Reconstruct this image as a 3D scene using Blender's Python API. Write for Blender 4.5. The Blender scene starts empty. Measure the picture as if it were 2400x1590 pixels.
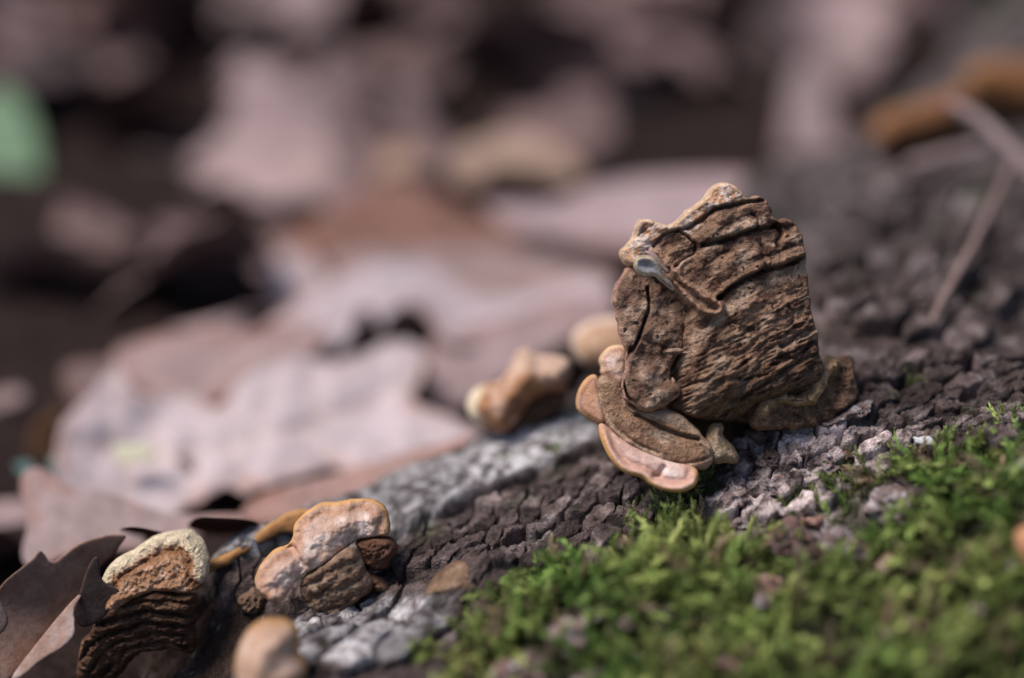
import bpy, math, random
import numpy as np

# ------------------------------------------------------------------ camera, sky, sun, exposure
SC = bpy.context.scene
COL = SC.collection
CM = 0.01                                    # the builders work in centimetres
F_MM, D_FOCUS, PITCH, CAM_Z = 60.0, 26.0, math.radians(24), 15.3
KX = 36.0 / F_MM
FWD = np.array([0.0, math.cos(PITCH), -math.sin(PITCH)])
UP = np.array([0.0, math.sin(PITCH), math.cos(PITCH)])
RT = np.array([1.0, 0.0, 0.0])
CAM = np.array([0.0, -D_FOCUS * math.cos(PITCH), CAM_Z])

cam_d = bpy.data.cameras.new('camera')
cam = bpy.data.objects.new('camera', cam_d)
COL.objects.link(cam)
cam.location = CAM * CM
cam.rotation_euler = (math.radians(90) - PITCH, 0, 0)
cam_d.lens = F_MM
cam_d.sensor_width = 36.0
cam_d.clip_start = 0.005
cam_d.clip_end = 200.0
cam_d.dof.use_dof = True
cam_d.dof.focus_distance = 25.4 * CM
cam_d.dof.aperture_fstop = 3.75
cam_d.dof.aperture_blades = 0
SC.camera = cam

SUN_EL, SUN_AZ = math.radians(62), math.radians(-85)     # azimuth from +Y towards +X
w = bpy.data.worlds.new('World')
SC.world = w
w.use_nodes = True
nt = w.node_tree
nt.nodes.clear()
wo = nt.nodes.new('ShaderNodeOutputWorld')
bg = nt.nodes.new('ShaderNodeBackground')
sky = nt.nodes.new('ShaderNodeTexSky')
sky.sky_type = 'NISHITA'
sky.sun_disc = False
sky.sun_elevation = SUN_EL
sky.sun_rotation = SUN_AZ
sky.air_density = 1.0
sky.dust_density = 1.5
sky.ozone_density = 1.0
bg.inputs['Strength'].default_value = 0.07
nt.links.new(sky.outputs[0], bg.inputs['Color'])
nt.links.new(bg.outputs[0], wo.inputs['Surface'])

sun_d = bpy.data.lights.new('sun', 'SUN')
sun = bpy.data.objects.new('sun', sun_d)
COL.objects.link(sun)
sun_d.energy = 2.6
sun_d.angle = math.radians(30)
sun_d.color = (1.0, 0.93, 0.86)
from mathutils import Vector, Matrix, Euler
sdir = Vector((math.sin(SUN_AZ) * math.cos(SUN_EL), math.cos(SUN_AZ) * math.cos(SUN_EL), math.sin(SUN_EL)))
sun.rotation_euler = sdir.to_track_quat('Z', 'Y').to_euler()
sun.location = sdir * 2

SC.view_settings.view_transform = 'Standard'
SC.view_settings.look = 'None'
SC.view_settings.exposure = 0.62
SC.view_settings.gamma = 1.0
SC.view_settings.use_curve_mapping = False
SC.cycles.use_denoising = True
SC.cycles.max_bounces = 6

random.seed(7)
RNG = np.random.default_rng(7)

# ------------------------------------------------------------------ helpers
def P(px, py, d):
    """point (cm) seen at photo pixel px,py at camera depth d (cm)"""
    px, py, d = np.broadcast_arrays(np.asarray(px, float), np.asarray(py, float), np.asarray(d, float))
    r = (px - 1200) / 2400 * KX * d
    s = (795 - py) / 2400 * KX * d
    return CAM + d[..., None] * FWD + r[..., None] * RT + s[..., None] * UP

def proj(p):
    q = np.asarray(p, float) - CAM
    d = q @ FWD
    return 1200 + (q @ RT) / d / KX * 2400, 795 - (q @ UP) / d / KX * 2400, d

_perm = RNG.permutation(256)
_perm = np.concatenate([_perm, _perm, _perm])
_g = RNG.normal(size=(256, 3)); _g /= np.linalg.norm(_g, axis=1)[:, None]

def noise3(x, y, z=0.0):
    x, y, z = np.broadcast_arrays(np.asarray(x, float), np.asarray(y, float), np.asarray(z, float))
    xi, yi, zi = np.floor(x).astype(int), np.floor(y).astype(int), np.floor(z).astype(int)
    xf, yf, zf = x - xi, y - yi, z - zi
    fu = lambda t: t * t * t * (t * (t * 6 - 15) + 10)
    u, v, ww = fu(xf), fu(yf), fu(zf)
    xi &= 255; yi &= 255; zi &= 255
    out = 0
    for i in (0, 1):
        for j in (0, 1):
            for k in (0, 1):
                h = _perm[_perm[_perm[xi + i] + yi + j] + zi + k]
                g = _g[h]
                n = g[..., 0] * (xf - i) + g[..., 1] * (yf - j) + g[..., 2] * (zf - k)
                out = out + n * (u if i else 1 - u) * (v if j else 1 - v) * (ww if k else 1 - ww)
    return out * 1.6

def fbm(x, y, z=0.0, o=4, ridged=False):
    a, s, t = 1.0, 0.0, 0.0
    for i in range(o):
        n = noise3(x * 2 ** i + 17.3 * i, y * 2 ** i + 5.1 * i, np.asarray(z) * 2 ** i + 3.7 * i)
        if ridged: n = 1 - 2 * np.abs(n)
        s = s + a * n; t += a; a *= 0.5
    return s / t

def sstep(a, b, x):
    t = np.clip((x - a) / (b - a), 0, 1)
    return t * t * (3 - 2 * t)

def mixc(c, new, m):
    return c * (1 - m[:, None]) + np.asarray(new, float) * m[:, None]

def chaikin(pts, n=2, closed=True):
    p = np.asarray(pts, float)
    for _ in range(n):
        q = np.roll(p, -1, 0) if closed else p[1:]
        b = p if closed else p[:-1]
        r = np.empty((len(b) * 2, 2))
        r[0::2] = b * .75 + q * .25
        r[1::2] = b * .25 + q * .75
        if not closed: r = np.vstack([p[:1], r, p[-1:]])
        p = r
    return p

def poly_dist(X, Y, poly, closed=False):
    """distance, signed side and nearest point to a polyline"""
    p = np.asarray(poly, float)
    a = p if closed else p[:-1]
    b = np.roll(p, -1, 0) if closed else p[1:]
    best = np.full(X.shape, 1e18); side = np.zeros(X.shape); nx = np.zeros(X.shape); ny = np.zeros(X.shape)
    for (ax, ay), (bx, by) in zip(a, b):
        dx, dy = bx - ax, by - ay
        L = dx * dx + dy * dy + 1e-12
        t = np.clip(((X - ax) * dx + (Y - ay) * dy) / L, 0, 1)
        qx, qy = ax + t * dx, ay + t * dy
        d2 = (X - qx) ** 2 + (Y - qy) ** 2
        m = d2 < best
        best = np.where(m, d2, best)
        side = np.where(m, np.sign(dx * (Y - ay) - dy * (X - ax)), side)
        nx = np.where(m, qx, nx); ny = np.where(m, qy, ny)
    return np.sqrt(best), side, nx, ny

def inside(X, Y, poly):
    p = np.asarray(poly, float); q = np.roll(p, -1, 0)
    r = np.zeros(X.shape, bool)
    for (ax, ay), (bx, by) in zip(p, q):
        if ay == by: continue
        c = (ay > Y) != (by > Y)
        r ^= c & (X < (bx - ax) * (Y - ay) / (by - ay) + ax)
    return r

def pmask(X, Y, poly, feather):
    """soft 0..1 mask of a polygon"""
    d, _, _, _ = poly_dist(X, Y, poly, True)
    s = np.where(inside(X, Y, poly), d, -d)
    return sstep(-feather, feather, s)

def mesh(name, verts, faces, mat, parent=None, col=None, smooth=True):
    """verts in cm, faces an int array (n,3|4) or a list of faces"""
    me = bpy.data.meshes.new(name)
    v = np.asarray(verts, np.float32) * CM
    if isinstance(faces, np.ndarray):
        n, k = faces.shape
        me.vertices.add(len(v)); me.vertices.foreach_set('co', v.ravel())
        me.loops.add(n * k); me.loops.foreach_set('vertex_index', faces.astype(np.int32).ravel())
        me.polygons.add(n)
        me.polygons.foreach_set('loop_start', np.arange(0, n * k, k, dtype=np.int32))
        me.update(calc_edges=True); me.validate()
    else:
        me.from_pydata(v.tolist(), [], faces)
    if col is not None:
        ca = me.color_attributes.new('Col', 'FLOAT_COLOR', 'POINT')
        c = np.ones((len(v), 4), np.float32); c[:, :3] = np.clip(col, 0, 1)
        ca.data.foreach_set('color', c.ravel())
    me.polygons.foreach_set('use_smooth', np.full(len(me.polygons), smooth))
    me.materials.append(mat)
    o = bpy.data.objects.new(name, me)
    COL.objects.link(o)
    if parent is not None: o.parent = parent
    return o

def empty(name, at_cm=(0, 0, 0)):
    """an Empty at a thing's base; its parts keep their own world coordinates"""
    o = bpy.data.objects.new(name, None)
    COL.objects.link(o)
    o.empty_display_size = 0.005
    o.location = [c * CM for c in at_cm]
    return o

def adopt(o, parent):
    o.parent = parent
    o.matrix_parent_inverse = Matrix.Translation(parent.location).inverted()
    return o

def tag(o, label, cat, group=None, kind=None):
    if label: o['label'] = label
    if cat: o['category'] = cat
    if group: o['group'] = group
    if kind: o['kind'] = kind
    return o

def tube(path, radii, n=8, seed=0, rough=0.0):
    """rings of a tapered tube along a path in cm"""
    path = np.asarray(path, float); V = []; Fc = []
    for i, p in enumerate(path):
        t = path[min(i + 1, len(path) - 1)] - path[max(i - 1, 0)]
        t /= np.linalg.norm(t) + 1e-9
        a = np.cross(t, [0.31, 0.2, 0.93]); a /= np.linalg.norm(a) + 1e-9
        b = np.cross(t, a)
        for k in range(n):
            th = 2 * math.pi * k / n
            r = radii[i] * (1 + rough * float(noise3(i * .7 + seed, math.cos(th) * 1.5, math.sin(th) * 1.5)))
            V.append(p + r * (math.cos(th) * a + math.sin(th) * b))
    for i in range(len(path) - 1):
        for k in range(n):
            k2 = (k + 1) % n
            Fc.append((i * n + k, i * n + k2, (i + 1) * n + k2, (i + 1) * n + k))
    Fc.append(tuple(range(n))[::-1]); Fc.append(tuple((len(path) - 1) * n + k for k in range(n)))
    return np.array(V), Fc

def smooth_path(pts, n=2):
    p = np.asarray(pts, float)
    for _ in range(n):
        r = np.empty(((len(p) - 1) * 2, p.shape[1]))
        r[0::2] = p[:-1] * .75 + p[1:] * .25
        r[1::2] = p[:-1] * .25 + p[1:] * .75
        p = np.vstack([p[:1], r, p[-1:]])
    return p

# ------------------------------------------------------------------ materials
def material(name, rough=0.85, bump=0.3, scale=900.0, var=0.35, fine=4000.0, sheen=0.0, transl=0.0, spec=0.25,
             base=None, use_obj=False, stretch=(1, 1, 1), tint=None, bumpdist=0.0004):
    m = bpy.data.materials.new(name); m.use_nodes = True
    n = m.node_tree.nodes; l = m.node_tree.links; n.clear()
    out = n.new('ShaderNodeOutputMaterial'); bs = n.new('ShaderNodeBsdfPrincipled')
    bs.inputs['Roughness'].default_value = rough
    bs.inputs['Specular IOR Level'].default_value = spec
    bs.inputs['Sheen Weight'].default_value = sheen
    bs.inputs['Sheen Roughness'].default_value = 0.6
    tc = n.new('ShaderNodeTexCoord'); mp = n.new('ShaderNodeMapping')
    mp.inputs['Scale'].default_value = stretch
    l.new(tc.outputs['Object'], mp.inputs['Vector'])
    nz = n.new('ShaderNodeTexNoise'); nz.inputs['Scale'].default_value = scale
    nz.inputs['Detail'].default_value = 8; nz.inputs['Roughness'].default_value = 0.65
    l.new(mp.outputs[0], nz.inputs['Vector'])
    nf = n.new('ShaderNodeTexNoise'); nf.inputs['Scale'].default_value = fine
    nf.inputs['Detail'].default_value = 3
    l.new(mp.outputs[0], nf.inputs['Vector'])
    rp = n.new('ShaderNodeMapRange')
    rp.inputs['From Min'].default_value = 0.3; rp.inputs['From Max'].default_value = 0.7
    rp.inputs['To Min'].default_value = 1 - var; rp.inputs['To Max'].default_value = 1 + var
    l.new(nz.outputs['Fac'], rp.inputs['Value'])
    rf = n.new('ShaderNodeMapRange')
    rf.inputs['From Min'].default_value = 0.3; rf.inputs['From Max'].default_value = 0.7
    rf.inputs['To Min'].default_value = 1 - var * .6; rf.inputs['To Max'].default_value = 1 + var * .6
    l.new(nf.outputs['Fac'], rf.inputs['Value'])
    mu = n.new('ShaderNodeMath'); mu.operation = 'MULTIPLY'
    l.new(rp.outputs[0], mu.inputs[0]); l.new(rf.outputs[0], mu.inputs[1])
    if base is not None:
        src = n.new('ShaderNodeRGB'); src.outputs[0].default_value = (*base, 1); csock = src.outputs[0]
    else:
        at = n.new('ShaderNodeAttribute'); at.attribute_name = 'Col'; csock = at.outputs['Color']
    if use_obj:
        oi = n.new('ShaderNodeObjectInfo'); mo = n.new('ShaderNodeMix'); mo.data_type = 'RGBA'; mo.blend_type = 'MULTIPLY'
        mo.inputs[0].default_value = 1.0
        l.new(csock, mo.inputs[6]); l.new(oi.outputs['Color'], mo.inputs[7]); csock = mo.outputs[2]
    vm = n.new('ShaderNodeVectorMath'); vm.operation = 'SCALE'
    l.new(csock, vm.inputs[0]); l.new(mu.outputs[0], vm.inputs['Scale'])
    csock = vm.outputs[0]
    l.new(csock, bs.inputs['Base Color'])
    ad = n.new('ShaderNodeMath'); ad.operation = 'ADD'
    l.new(nz.outputs['Fac'], ad.inputs[0])
    mh = n.new('ShaderNodeMath'); mh.operation = 'MULTIPLY'; mh.inputs[1].default_value = 0.4
    l.new(nf.outputs['Fac'], mh.inputs[0]); l.new(mh.outputs[0], ad.inputs[1])
    bp = n.new('ShaderNodeBump'); bp.inputs['Strength'].default_value = bump
    bp.inputs['Distance'].default_value = bumpdist
    l.new(ad.outputs[0], bp.inputs['Height']); l.new(bp.outputs[0], bs.inputs['Normal'])
    if transl:
        tr = n.new('ShaderNodeBsdfTranslucent'); l.new(csock, tr.inputs['Color'])
        mx = n.new('ShaderNodeMixShader'); mx.inputs[0].default_value = transl
        l.new(bs.outputs[0], mx.inputs[1]); l.new(tr.outputs[0], mx.inputs[2]); l.new(mx.outputs[0], out.inputs['Surface'])
    else:
        l.new(bs.outputs[0], out.inputs['Surface'])
    return m

M_BARK = material('bark', rough=.95, bump=1.0, scale=420, fine=2600, var=.5, bumpdist=.0016, spec=.08)
M_FUNGUS = material('fungus_flesh', rough=.95, bump=1.0, scale=650, fine=3200, var=.42, spec=.04, bumpdist=.0009)
M_SOFT = material('fungus_cap', rough=.9, bump=.6, scale=500, fine=3500, var=.26, spec=.08, bumpdist=.0005)
M_LEAF = material('dead_leaf', rough=.8, bump=.35, scale=150, fine=900, var=.25, transl=.15, spec=.12, use_obj=True)
M_LEAFT = material('dead_leaf_near', rough=.85, bump=.5, scale=250, fine=1800, var=.25, transl=.12, spec=.10)
M_MOSS = material('moss', rough=.7, bump=0, scale=120, fine=700, var=.3, transl=.3, spec=.12)
M_SOIL = material('soil', rough=1, bump=1, scale=120, fine=900, var=.6, base=(.030, .020, .018), bumpdist=.003, spec=.05)
M_TWIG = material('twig', rough=.9, bump=.6, scale=500, fine=2500, var=.35, use_obj=True, base=(1, 1, 1), spec=.1)

# ------------------------------------------------------------------ forest floor
def floor_h(x, y):
    return 0.5 * fbm(x * .12, y * .12, 3.3, 3) - 0.45 + 0.9 * sstep(4, 40, y)

ax = np.concatenate([np.linspace(-1500, -90, 8)[:-1], np.linspace(-90, 90, 91), np.linspace(90, 1500, 8)[1:]])
ay = np.concatenate([np.linspace(-1500, -40, 8)[:-1], np.linspace(-40, 140, 91), np.linspace(140, 1500, 8)[1:]])
GX, GY = np.meshgrid(ax, ay)
V = np.stack([GX, GY, floor_h(GX, GY)], -1).reshape(-1, 3)
ii = np.arange(len(ax) * len(ay)).reshape(len(ay), len(ax))
Q = np.stack([ii[:-1, :-1], ii[:-1, 1:], ii[1:, 1:], ii[1:, :-1]], -1).reshape(-1, 4)
tag(mesh('forest_floor', V, Q, M_SOIL), None, None, kind='structure')

# ------------------------------------------------------------------ the log: a surface through surveyed points
CP = np.array([
    (1150, 1620, 22.9), (1500, 1620, 22.6), (2000, 1620, 22.2), (2420, 1620, 21.9), (2420, 1300, 23.2), (2000, 1350, 23.7),
    (1500, 1400, 23.9), (1200, 1400, 24.5), (1150, 1320, 24.8), (1450, 1250, 25.1), (1700, 1160, 25.6), (2000, 1130, 25.0),
    (2300, 1050, 24.9), (2150, 990, 26.0), (2380, 900, 26.8), (1900, 960, 26.3), (2020, 850, 27.2), (2200, 790, 28.5),
    (2420, 770, 29.0), (2000, 650, 31.0), (2300, 600, 32.0), (2000, 480, 35.5), (2350, 420, 36.5), (2250, 320, 41.0),
    (1620, 1040, 26.4), (1420, 1140, 26.5), (1300, 1020, 28.2), (1100, 1085, 28.0), (1000, 1130, 27.6), (950, 1210, 26.9),
    (1050, 1260, 26.2), (1250, 1180, 26.4), (900, 1150, 28.2), (900, 1310, 26.0), (1200, 1300, 25.4), (1000, 1400, 24.9),
    (850, 1450, 25.0), (760, 1400, 25.9), (700, 1490, 24.6), (1000, 1520, 23.8), (700, 1620, 23.4), (600, 1315, 26.1), (520, 1345, 26.1),
    (560, 1400, 26.0), (450, 1520, 26.2), (250, 1640, 26.6), (1760, 700, 30.5), (1550, 950, 28.6), (500, 1700, 24.6)])
CPW = P(CP[:, 0], CP[:, 1], CP[:, 2])
# the flank that the frame does not show: the log rounds off toward the near side and goes on to the right
EXTRA = np.array([(20, -8, 2.2), (20, 0, 3.8), (20, 12, 4.6), (24, 25, 4.6), (14, 22, 4.6), (30, 10, 2.0), (16, -12, -1.0),
                  (4, -10, -1.5), (-4, -7, -1.2), (10, -9, 1.0), (22, 34, 4.6), (34, 30, 3.0)])
CPW = np.vstack([CPW, EXTRA])

def rbf_fit(pts, smooth=0.15):
    n = len(pts)
    d = np.linalg.norm(pts[:, None, :2] - pts[None, :, :2], axis=2)
    K = np.where(d > 0, d * d * np.log(d + 1e-9), 0) + smooth * np.eye(n)
    Pm = np.c_[np.ones(n), pts[:, :2]]
    A = np.block([[K, Pm], [Pm.T, np.zeros((3, 3))]])
    return np.linalg.solve(A, np.r_[pts[:, 2], 0, 0, 0])
_rw = rbf_fit(CPW)

EDGE_PX = [(120, 1640, 25.0), (330, 1420, 26.2), (480, 1335, 26.5), (620, 1280, 27.0), (760, 1210, 27.9), (900, 1135, 28.6), (1150, 1040, 29.2),
           (1350, 975, 29.8), (1500, 800, 32.5), (1750, 440, 38.5), (2050, 335, 42.5), (2250, 255, 47.0), (2420, 180, 53.0)]
EDGE = np.array([P(*e)[:2] for e in EDGE_PX])
EDGE = np.vstack([[EDGE[0] + (-1.2, -3.5)], EDGE, [EDGE[-1] + (5, 9)]])

# the rim of the lichened slab: in front of it the bark drops in a steep face
LEDGE = np.array([P(*e)[:2] for e in [(560, 1335, 26.3), (700, 1300, 26.6), (900, 1285, 26.7), (1010, 1240, 26.9), (1080, 1205, 27.1), (1230, 1140, 27.4), (1330, 1090, 27.6), (1420, 1050, 27.8)]])

def edge_side(x, y):
    d, s, _, _ = poly_dist(x, y, EDGE)
    return d * s                        # positive = beyond the log, on the litter side

def log_base(x, y):
    x = np.asarray(x, float); y = np.asarray(y, float)
    sh = x.shape; x = x.ravel(); y = y.ravel()
    z = np.full(x.shape, _rw[-3]) + _rw[-2] * x + _rw[-1] * y
    for (cx, cy, _), wgt in zip(CPW, _rw):
        r2 = (x - cx) ** 2 + (y - cy) ** 2
        z += wgt * np.where(r2 > 1e-12, .5 * r2 * np.log(r2 + 1e-18), 0)
    z = np.clip(z, -2.0, 5.6)
    ld, ls, _, _ = poly_dist(x, y, LEDGE)
    z -= .34 * (ls < 0) * sstep(0, .16, ld) * np.exp(-ld / 1.1)
    s = edge_side(x, y)
    z -= 1.9 * np.maximum(s, 0) + .5 * np.maximum(s + .35, 0) ** 2
    return np.maximum(z, -2.5).reshape(sh)

AXA = math.atan2(EDGE[-3][1] - EDGE[3][1], EDGE[-3][0] - EDGE[3][0])     # the log's direction on the ground
CA, SA = math.cos(AXA), math.sin(AXA)

# moss areas and bare bark, outlined on the log
MOSS_POLYS = [[(1060, 1540), (1150, 1400), (1260, 1355), (1400, 1325), (1480, 1290), (1560, 1260), (1690, 1250), (1790, 1300), (1880, 1280), (1960, 1260),
               (2000, 1170), (2090, 1110), (2180, 1065), (2300, 1035), (2500, 980), (2700, 1000), (2700, 1900), (1200, 1900), (1040, 1700)],
              [(1460, 1215), (1560, 1180), (1680, 1120), (1700, 1160), (1640, 1220), (1540, 1260), (1480, 1270)],
              [(1950, 1250), (1975, 1150), (2020, 1110), (2060, 1120), (2010, 1190), (1990, 1270)]]
BARE = [[(1820, 1230), (1890, 1190), (1960, 1230), (2050, 1280), (2040, 1330), (1950, 1340), (1860, 1310)],
        [(2010, 1180), (2080, 1130), (2160, 1150), (2160, 1200), (2080, 1230), (2020, 1220)],
        [(1640, 1200), (1700, 1150), (1850, 1160), (1940, 1130), (1960, 1190), (1860, 1230), (1760, 1240), (1680, 1235)],
        [(1260, 1500), (1300, 1450), (1370, 1450), (1390, 1500), (1360, 1560), (1290, 1560)], [(1110, 1640), (1150, 1560), (1240, 1530), (1300, 1580), (1300, 1800), (1150, 1800)],
        [(2060, 1430), (2110, 1400), (2140, 1440), (2120, 1500), (2070, 1490)],
        [(2350, 1080), (2400, 1040), (2500, 1100), (2400, 1160)]]
def moss_amount(x, y, z):
    px, py, _ = proj(np.stack([x, y, z], -1))
    m = np.zeros(x.shape)
    for p in MOSS_POLYS: m = np.maximum(m, pmask(px, py, p, 14))
    for p in BARE: m = m * (1 - pmask(px, py, p, 10))
    return m

def log_detail(x, y, z):
    """rough bark relief, in cm"""
    u = (x * CA + y * SA); v = (-x * SA + y * CA)
    far = sstep(1.5, 5, y)
    lump = (.16 + .34 * far) * fbm(x * .55, y * .55, z * .5, 3)
    ridg = (.10 + .14 * far) * fbm(u * .9 + 9, v * 2.0, z * 1.5 + 4, 4, True)
    fine = .05 * fbm(x * 5, y * 5, z * 5, 4)
    fib = .05 * fbm(u * 1.6, v * 7, z * 5 + 2, 4, True)
    return lump + ridg + fine + fib

xs = np.concatenate([np.linspace(-9, -7.2, 20)[:-1], np.arange(-7.2, 9.5, .038), np.linspace(9.5, 40, 60)[1:]])
ys = np.concatenate([np.linspace(-14, -4.2, 90)[:-1], np.arange(-4.2, 4.0, .038), np.linspace(4.0, 12, 90)[1:], np.linspace(12, 48, 90)[1:]])
LX, LY = np.meshgrid(xs, ys)
LZ0 = log_base(LX, LY)
lx, ly, lz = LX.ravel(), LY.ravel(), LZ0.ravel()
moss_m = moss_amount(lx, ly, lz)
cushion = .42 * fbm(lx * .8 + 40, ly * .8, 1.7, 3) * moss_m
lz1 = lz + log_detail(lx, ly, lz) * (1 - .4 * moss_m) + cushion
lpx, lpy, ldd = proj(np.stack([lx, ly, lz], -1))

# where the bark is broken into plates the bed under them is lower
PLATE_POLYS = [[(640, 1320), (720, 1300), (880, 1295), (950, 1270), (1080, 1215), (1230, 1150), (1390, 1080), (1480, 1120), (1500, 1190),
                (1330, 1240), (1200, 1290), (1100, 1340), (1000, 1340), (930, 1400), (700, 1430), (640, 1380)],
               [(470, 1350), (560, 1335), (640, 1325), (660, 1400), (560, 1460), (480, 1440)],
               [(690, 1430), (930, 1390), (1060, 1350), (1140, 1340), (1100, 1420), (1040, 1500), (1000, 1560), (860, 1600), (700, 1590)],
               [(1700, 1080), (1760, 1020), (1880, 990), (1930, 950), (2020, 880), (2150, 860), (2400, 850), (2420, 940), (2280, 980),
                (2150, 1010), (2060, 1050), (1960, 1080), (1950, 1160), (1850, 1150), (1720, 1130)],
               [(1640, 1190), (1700, 1150), (1840, 1160), (1930, 1140), (1950, 1190), (1840, 1230), (1700, 1230)]]
plate_m = np.zeros(lx.shape)
for p in PLATE_POLYS: plate_m = np.maximum(plate_m, pmask(lpx, lpy, p, 8))
lz1 = lz1 - .10 * plate_m

def bark_colour(x, y, z, px, py):
    n1 = fbm(x * 1.3 + 3, y * 1.3, z * 1.3, 4)
    n2 = fbm(x * 4 + 8, y * 4, z * 4, 4)
    n3 = fbm(x * 9, y * 9 + 5, z * 9, 3)
    c = np.tile([.085, .062, .058], (len(x), 1))
    c = mixc(c, (.215, .165, .16), sstep(-.1, .4, n1 + .4 * n2))
    c = mixc(c, (.035, .028, .027), .85 * sstep(.05, .4, -n2 + .3 * n3))
    pink = pmask(px, py, [(1650, 1240), (1700, 1060), (1850, 990), (2150, 1000), (2100, 1150), (1900, 1260)], 60)
    c = mixc(c, (.58, .47, .46), pink * sstep(-.3, .25, n2 + .4 * n1) * .9)
    lich = np.zeros(len(x))
    for q, f in (([(480, 1330), (560, 1260), (640, 1220), (880, 1140), (1150, 1030), (1380, 970), (1400, 1030), (1270, 1100), (1130, 1150),
                   (1040, 1210), (930, 1270), (700, 1290), (560, 1310)], 14),
                 ([(690, 1460), (900, 1400), (1070, 1400), (1040, 1480), (960, 1540), (800, 1560), (690, 1530)], 14)):
        lich = np.maximum(lich, pmask(px, py, q, f))
    c = mixc(c, (.49, .47, .48), lich * sstep(-.3, .25, n2 * .7 + n1 * .3 + n3 * .5) * .95)
    wht = pmask(px, py, [(1060, 1130), (1200, 1020), (1380, 965), (1420, 1020), (1300, 1070), (1180, 1120)], 12)
    c = mixc(c, (.68, .65, .66), wht * lich * sstep(-.2, .1, n2 + .4 * n3))
    c = mixc(c, (.16, .15, .15), lich * sstep(.18, .4, -n2 + .5 * n3) * .7)
    rot = pmask(px, py, [(150, 1420), (460, 1400), (560, 1440), (680, 1440), (690, 1560), (640, 1750), (50, 1750)], 30)  # shade mask: darkness below the left fungus painted into the bark colour
    c = mixc(c, (.045, .028, .022), rot * .85)  # rot is the shade mask here: painted darkness, not rotten wood
    spots = sstep(.28, .42, n1 * .3 + n3 * .6 + n2 * .3) * .5
    c = mixc(c, (.42, .42, .42), spots)
    gr = sstep(.18, .5, fbm(x * 1.1 + 20, y * 1.1, z, 3)) * sstep(-.2, .2, n3)
    c = mixc(c, (.05, .075, .03), gr * .55 * (1 - lich))
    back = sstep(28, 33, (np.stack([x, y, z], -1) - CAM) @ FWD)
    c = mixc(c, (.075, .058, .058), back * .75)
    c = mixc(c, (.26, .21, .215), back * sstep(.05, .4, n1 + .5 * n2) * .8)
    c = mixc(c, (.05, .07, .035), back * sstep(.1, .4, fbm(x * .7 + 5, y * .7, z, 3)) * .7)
    return c

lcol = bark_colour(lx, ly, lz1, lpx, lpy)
lcol = mixc(lcol, (.040, .048, .020), moss_m * .8)
keep = lz1 > -2.2
idx = np.arange(len(lx)).reshape(LX.shape)
Q = np.stack([idx[:-1, :-1], idx[:-1, 1:], idx[1:, 1:], idx[1:, :-1]], -1).reshape(-1, 4)
Q = Q[keep[Q].any(1)]
used = np.unique(Q); remap = -np.ones(len(lx), int); remap[used] = np.arange(len(used))
log_root = empty('fallen_log', (6, 4, 0))
tag(log_root, 'fallen grey log with cracked bark, pale lichen and moss, running out of the leaf litter', 'log')
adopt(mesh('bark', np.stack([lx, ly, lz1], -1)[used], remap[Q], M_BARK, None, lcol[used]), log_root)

def log_surf(x, y):
    x = np.asarray(x, float); y = np.asarray(y, float)
    z = log_base(x, y)
    return z + log_detail(x, y, z)

def on_log(px, py, d0=26.0):
    """point on the log seen at a pixel"""
    lo, hi = 15.0, 60.0
    ds = np.linspace(lo, hi, 500)
    pts = P(np.full(500, px), np.full(500, py), ds)
    below = pts[:, 2] < log_base(pts[:, 0], pts[:, 1])
    i = int(np.argmax(below)) if below.any() else 120
    return pts[i], ds[i]

# bark plates: cells of the cracked bark, each a raised slab of its own
def clip_poly(poly, a, b):
    """keep the part of poly nearer to a than to b"""
    mx, my = (a[0] + b[0]) / 2, (a[1] + b[1]) / 2
    nx_, ny_ = b[0] - a[0], b[1] - a[1]
    out = []
    for i in range(len(poly)):
        p, q = poly[i], poly[(i + 1) % len(poly)]
        dp = (p[0] - mx) * nx_ + (p[1] - my) * ny_
        dq = (q[0] - mx) * nx_ + (q[1] - my) * ny_
        if dp <= 0: out.append(p)
        if dp * dq < 0:
            t = dp / (dp - dq)
            out.append((p[0] + (q[0] - p[0]) * t, p[1] + (q[1] - p[1]) * t))
    return out

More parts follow.
